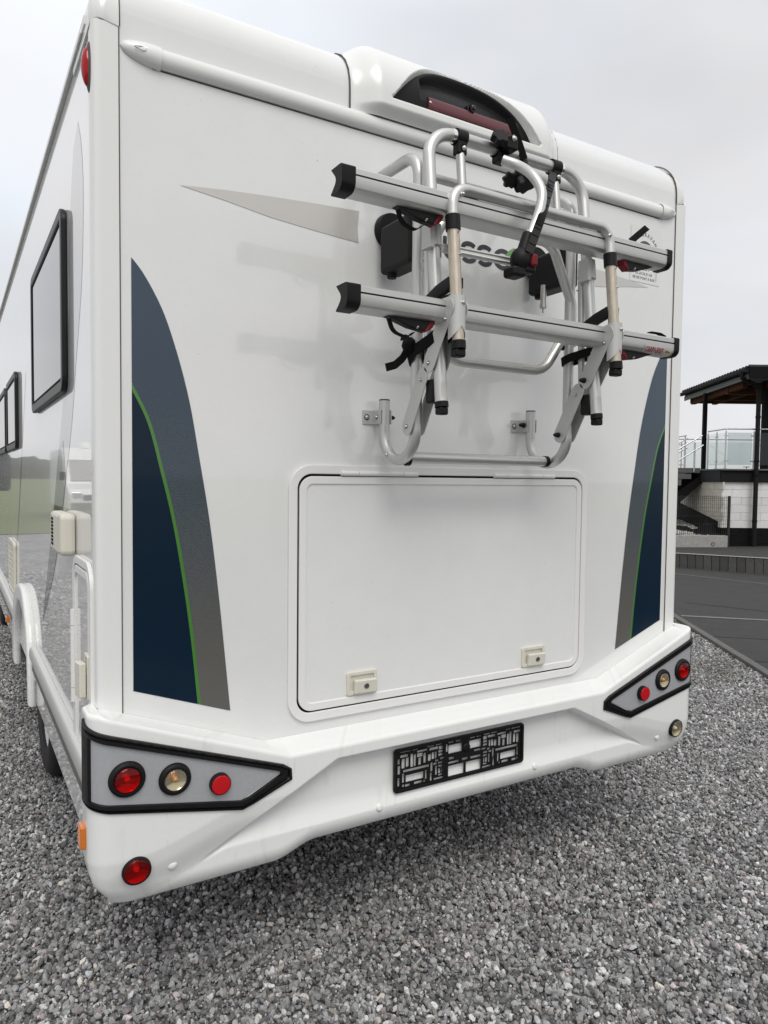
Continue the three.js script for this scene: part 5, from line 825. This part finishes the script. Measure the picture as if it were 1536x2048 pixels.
  P('stair_stringer', (() => { const g = new THREE.ExtrudeGeometry(shapeOf([[sa[0] + 0.1, sa[1] + 0.02], [sa[0] + 0.1, sa[1] - 0.20], [sb[0] - 1.2, sb[1] - 1.2 * sl], [sb[0] - 1.2, sb[1] - 1.2 * sl + 0.55]]), { depth: 1.2, bevelEnabled: false }); g.translate(0, 0, -sd - 1.25); return plainUV(g); })(), blackP);
  const hr = (pts, d, r = 0.019) => P('hand_rail', tube(pts.map(q => { const o = onD(q[0], q[1], d); return V(o[0], o[1], -d); }), r, 0, 10), inox);
  hr([[1335, 911], [1405, 871]], 19.2); hr([[1335, 935], [1407, 890]], 19.2); hr([[1335, 899], [1376, 876]], 20.5); hr([[1335, 917], [1375, 895]], 20.5); hr([[1335, 878], [1373, 871]], 20.5, 0.016);
  for (const [a, b, d] of [[[1391, 885], [1388, 944], 19.22], [[1359, 890], [1354, 944], 19.22], [[1371, 873], [1369, 937], 20.5]]) { const p = onD(a[0], a[1], d), q = onD(b[0], b[1], d); P('rail_post', tube([V(q[0], p[1], -d), V(q[0], q[1], -d)], 0.024, 0, 12), inox); }
  const table = onD(1493, 932, 18.8); P('deck_stool', merge([box(table[0] - 0.06, table[0] + 0.06, 1.99, 2.01, -18.86, -18.74), cyl(V(table[0], 1.939, -18.8), V(table[0], 1.99, -18.8), 0.012)]), inox);
  function inBox(xa, xb, top, th, d0, d1) { const g = box(xa, xb, 0, 1, -d1, -d0), p = g.attributes.position; for (let i = 0; i < p.count; i++) { const d = -p.getZ(i), t = top(d); p.setY(i, p.getY(i) > 0.5 ? t : t - th); } g.computeVertexNormals(); return g; }

  // mesh fence on a low concrete wall, pebble bank and a heap of black sheeting
  const fdp = 17.95, fence = thing('mesh_fence', 'dark wire mesh fence panel with post beside the stairs', 'fence', bw(7.6, 0.27, fdp)), FP = (nm, g, m) => part(fence, nm, inB(g), m);
  const wire = std(0.018, 0.018, 0.018, 0.5), fx0 = 6.0, fx1 = 8.60, fy0 = 0.20, fy1 = 1.245;
  const ws = []; for (let x = fx0; x < fx1; x += 0.05) ws.push(box(x - 0.0028, x + 0.0028, fy0, fy1 + 0.02, -fdp - 0.003, -fdp + 0.003)); const wm = FP('upright_wires', merge(ws), wire); wm.userData.kind = 'stuff';
  for (const y of [1.225, 1.185, 1.145, 0.955, 0.745, 0.55, 0.30]) FP('cross_wire', cyl(V(fx0, y, -fdp + 0.006), V(fx1, y, -fdp + 0.006), 0.0035, 0.0035, 6), wire);
  FP('fence_post', box(8.59, 8.645, 0.0, 1.255, -fdp - 0.03, -fdp + 0.03, 0.004), wire);
  const low = thing('low_concrete_wall', 'low grey concrete footing wall with a drain hole under the mesh fence', 'wall', bw(7.5, 0, 17.9)); part(low, 'wall_body', inB(box(5.6, 8.56, -0.4, 0.265, -18.05, -17.84, 0.01)), concretePale);
  { const dh = onD(1426, 1085, 17.83); part(low, 'drain_pipe', inB(turned([[0.045, -0.06], [0.045, 0.004], [0.034, 0.004], [0.034, -0.05], [0, -0.05]], V(dh[0], 0.055, -17.839), V(0, 0, 1), 18)), rubber); }
  const bank = grid(40, 20, (i, j) => { const x = lerp(5.6, 8.5, i / 40), d = lerp(18.0, 22, j / 20), y = 0.20 + 0.20 * (d - 18) * 0.55 + 0.10 * smooth(8.2, 7.0, x) + 0.02 * noise.noise(x * 9, d * 9, 0); const p = V(x, y, -d).applyMatrix4(BM); p.u = p.x; p.v = p.z; return p; });
  const bm = struct('pebble_bank', bank, std(0.42, 0.40, 0.37, 0.95)); 
  { const a = std(1, 1, 1, 0.95); const st = new THREE.IcosahedronGeometry(0.032, 1), im = new THREE.InstancedMesh(st, a, 2600); im.name = 'bank_pebbles'; im.userData.kind = 'stuff'; im.userData.label = 'pale pebbles covering the bank behind the mesh fence'; const M = new THREE.Matrix4(), q = new THREE.Quaternion(), col = new THREE.Color(); for (let i = 0; i < 2600; i++) { const x = lerp(5.7, 8.5, rnd()), d = lerp(18.02, 20.5, rnd()), y = 0.20 + 0.20 * (d - 18) * 0.55 + 0.10 * smooth(8.2, 7.0, x); q.setFromEuler(new THREE.Euler(rnd() * 6, rnd() * 6, rnd() * 6)); M.compose(V(x, y + 0.006, -d).applyMatrix4(BM), q, V(0.7 + 0.8 * rnd(), 0.6 + 0.5 * rnd(), 0.7 + 0.8 * rnd())); im.setMatrixAt(i, M); const l = 0.22 + 0.45 * rnd() * rnd() + 0.1; col.setRGB(l, l * 0.96, l * 0.9); im.setColorAt(i, col); } shadow(im); scene.add(im); }
  const hp = onD(1414, 1058, 18.5), heap = thing('black_sheeting', 'crumpled heap of black sheeting on the pebble bank', 'sheeting', bw(hp[0], 0.26, 18.5));
  part(heap, 'folded_sheet', inB(grid(40, 24, (i, j) => { const u = i / 40 * 2 - 1, v = j / 24 * 2 - 1; const e = Math.max(0, 1 - Math.abs(u) * 0.98 - 0.25 * v * v), h = 0.02 + 0.40 * Math.pow(e, 1.1) * (0.8 + 0.4 * noise.noise(u * 3, v * 3, 2)) * smooth(1, 0.3, Math.abs(v)); return V(hp[0] + u * 0.42 + 0.03 * v, 0.235 + h + 0.03 * noise.noise(u * 6, v * 6, 5), -18.5 - v * 0.35); })), rubber);
  part(heap, 'trailing_sheet', inB(grid(30, 6, (i, j) => { const t = i / 30, x = hp[0] - 0.25 - 1.2 * t, w = 0.10 + 0.05 * noise.noise(t * 7, 0, 1); return V(x, 0.27 + 0.12 * t + 0.10 * smooth(8.2, 7.0, x) + (j / 6) * w * 1.2 + 0.02 * noise.noise(t * 14, j, 3), -18.45 - 0.4 * t - j / 6 * w); })), rubber);
}
// ---------------------------------------------------------------- parked van and far wood, mirrored in the glossy side wall
{
  const vx = -4.15, vz = -24.6, van = thing('parked_van', 'white van with a roof dome parked nose on at the edge of the grass', 'van', V(vx, 0, vz - 2.4));
  const side = [[0, 0.40], [0.02, 0.95], [-0.25, 1.12], [-0.95, 1.32], [-1.55, 2.20], [-1.9, 2.52], [-2.4, 2.62], [-5.4, 2.62], [-5.5, 2.4], [-5.5, 0.40]];
  const g = new THREE.ExtrudeGeometry(shapeOf(side), { depth: 1.84, bevelEnabled: true, bevelThickness: 0.08, bevelSize: 0.06, bevelOffset: -0.06, bevelSegments: 3 }); g.applyMatrix4(new THREE.Matrix4().makeBasis(V(0, 0, 1), V(0, 1, 0), V(-1, 0, 0)).setPosition(vx + 0.92, 0, vz));
  part(van, 'body', plainUV(g), gelPlain);
  part(van, 'windscreen', grid(6, 6, (i, j) => V(vx + lerp(-0.82, 0.82, i / 6), lerp(1.40, 2.16, j / 6) + 0.01, vz + lerp(-0.99, -1.51, j / 6) + 0.02)), tinted);
  part(van, 'grille', box(vx - 0.55, vx + 0.55, 0.74, 0.92, vz - 0.02, vz + 0.035, 0.01), blackPlastic); part(van, 'badge', turned([[0, 0.012], [0.08, 0.008], [0.09, 0]], V(vx, 0.84, vz + 0.035), V(0, 0, 1), 20), chrome);
  part(van, 'front_bumper', box(vx - 0.95, vx + 0.95, 0.40, 0.66, vz - 0.1, vz + 0.07, 0.04), std(0.12, 0.12, 0.12, 0.6));
  for (const s of [-1, 1]) { part(van, 'headlight', box(vx + s * 0.74 - 0.16, vx + s * 0.74 + 0.16, 0.80, 1.02, vz - 0.16, vz + 0.025, 0.03), chrome); part(van, 'wing_mirror', box(vx + s * 1.06 - 0.09, vx + s * 1.06 + 0.09, 1.42, 1.72, vz - 1.25, vz - 1.1, 0.03), blackPlastic);
    for (const wz of [-0.85, -4.5]) part(van, 'wheel', turned([[0.19, 0], [0.31, 0], [0.335, 0.03], [0.335, 0.18], [0.31, 0.21], [0.19, 0.21]], V(vx + s * 0.95, 0.33, vz + wz), V(-s, 0, 0), 30), tyreMat); }
  part(van, 'roof_dome', turned([[0, 0.24], [0.14, 0.22], [0.24, 0.12], [0.26, 0]], V(vx + 0.1, 2.62, vz - 2.6), V(0, 1, 0), 24), gelPlain);
  const wd = grid(260, 10, (i, j) => { const x = lerp(-420, 260, i / 260), hgt = 11 + 4 * fbm(i * 0.09, 1.7, 0.3, 4) + 2.0 * noise.noise(i * 0.8, 0.5, 2), a = j / 10 * Math.PI; return V(x + 1.5 * noise.noise(i, j * 0.7, 1), -0.7 + hgt * Math.pow(Math.max(0, Math.sin(a)), 0.45) * (1 + 0.15 * noise.noise(i * 1.3, j, 4)), -380 + 14 * Math.cos(a)); });
  const w = shadow(new THREE.Mesh(wd, std(0.055, 0.06, 0.045, 1))); w.name = 'far_wood'; w.userData = { kind: 'stuff', label: 'low line of far-off woodland behind the grass field', category: 'woodland' }; scene.add(w);
}
// ---------------------------------------------------------------- loose gravel
{
  const variants = []; const NV = 7;
  for (let v = 0; v < NV; v++) {
    const g = new THREE.IcosahedronGeometry(1, 1), p = g.attributes.position; const cuts = []; for (let i = 0; i < 9; i++) { const a = rnd() * 6.283, z = rnd() * 2 - 1, r = Math.sqrt(1 - z * z); cuts.push([V(r * Math.cos(a), z, r * Math.sin(a)), 0.42 + 0.34 * rnd()]); }
    const sx = 0.85 + 0.35 * rnd(), sy = 0.65 + 0.3 * rnd(), sz = 0.85 + 0.3 * rnd();
    for (let i = 0; i < p.count; i++) { const q = V(p.getX(i), p.getY(i), p.getZ(i)); for (const [n, d] of cuts) { const k = q.dot(n) - d; if (k > 0) q.addScaledVector(n, -k); } p.setXYZ(i, q.x * sx * 1.2, q.y * sy * 1.2, q.z * sz * 1.2); }
    g.computeVertexNormals(); variants.push(g);
  }
  const lists = variants.map(() => []);
  const place = (x, z, size, lift) => {
    if (gravelSide(x, z) < 0.05) return;
    const k = Math.floor(rnd() * NV); lists[k].push([x, z, size, lift]);
  };
  // full cover near the vehicle's tail, thinning into the ground sheet's own grain far off
  const cell = (r0, r1, dens, smin, smax, a0, a1, layers) => {
    const area = 0.5 * (a1 - a0) * (r1 * r1 - r0 * r0), n = Math.floor(area * dens);
    for (let i = 0; i < n; i++) { const r = Math.sqrt(lerp(r0 * r0, r1 * r1, rnd())), a = lerp(a0, a1, rnd()), x = EYE.x + r * Math.sin(a), z = EYE.z - r * Math.cos(a); if (x > 0.12 && x < 2.1 && z < -1.8) continue; place(x, z, lerp(smin, smax, Math.pow(rnd(), 2.2)), layers * rnd()); }
  };
  const A0 = -0.62, A1 = 1.42;
  cell(0.9, 3.2, 9800, 0.0038, 0.0140, A0, A1, 0.014);
  cell(3.2, 5.2, 7400, 0.0046, 0.0135, A0, A1, 0.013);
  cell(5.2, 8.0, 3600, 0.0074, 0.0140, A0 + 0.02, A1, 0.010);
  cell(8.0, 13, 900, 0.014, 0.022, A0 + 0.1, 1.2, 0.008);
  const sn = tileNoise(48, 91), sn2 = tileNoise(13, 92), sm = dataTex(256, 256, (u, v) => { const k = 0.62 + 0.5 * (sn(u, v) - 0.5) + 0.4 * (sn2(u, v) - 0.5) + 0.15; return [toS(k), toS(k), toS(k)]; }); sm.repeat.set(2, 1);
  const mat = std(1.4, 1.4, 1.4, 0.92, { map: sm }), M = new THREE.Matrix4(), q = new THREE.Quaternion(), e = new THREE.Euler(), col = new THREE.Color();
  let total = 0; const bed = new THREE.Group(); bed.name = 'gravel_stones'; bed.userData = { kind: 'stuff', label: 'loose grey crushed stone gravel covering the ground' }; scene.add(bed);
  lists.forEach((L, k) => {
    const im = new THREE.InstancedMesh(variants[k], mat, L.length); im.name = 'stones'; im.userData.kind = 'stuff';
    L.forEach(([x, z, s, lift], i) => {
      e.set(rnd() * 6.283, rnd() * 6.283, rnd() * 6.283); q.setFromEuler(e); const st = 0.82 + 0.36 * rnd(); M.compose(V(x, -0.006 + lift, z), q, V(s * st, s, s * (1.8 - st))); im.setMatrixAt(i, M);
      const n = fbm(x * 1.7, z * 1.7, 3, 3), nd = fbm(x * 1.1 + 7, z * 1.1, 8, 3); let [r, g, b] = stoneTone(clamp(rnd() + 0.22 * n, 0, 1), rnd());
      const edge = smooth(0.75, 0.1, gravelSide(x, z)) * smooth(-0.05, 0.25, nd); if (edge > 0) { r = lerp(r, 0.085, edge * 0.75); g = lerp(g, 0.075, edge * 0.75); b = lerp(b, 0.045, edge * 0.75); }
      col.setRGB(r, g, b); im.setColorAt(i, col);
    });
    total += L.length; shadow(im); bed.add(im);
  });
}
renderer.render(scene, camera);
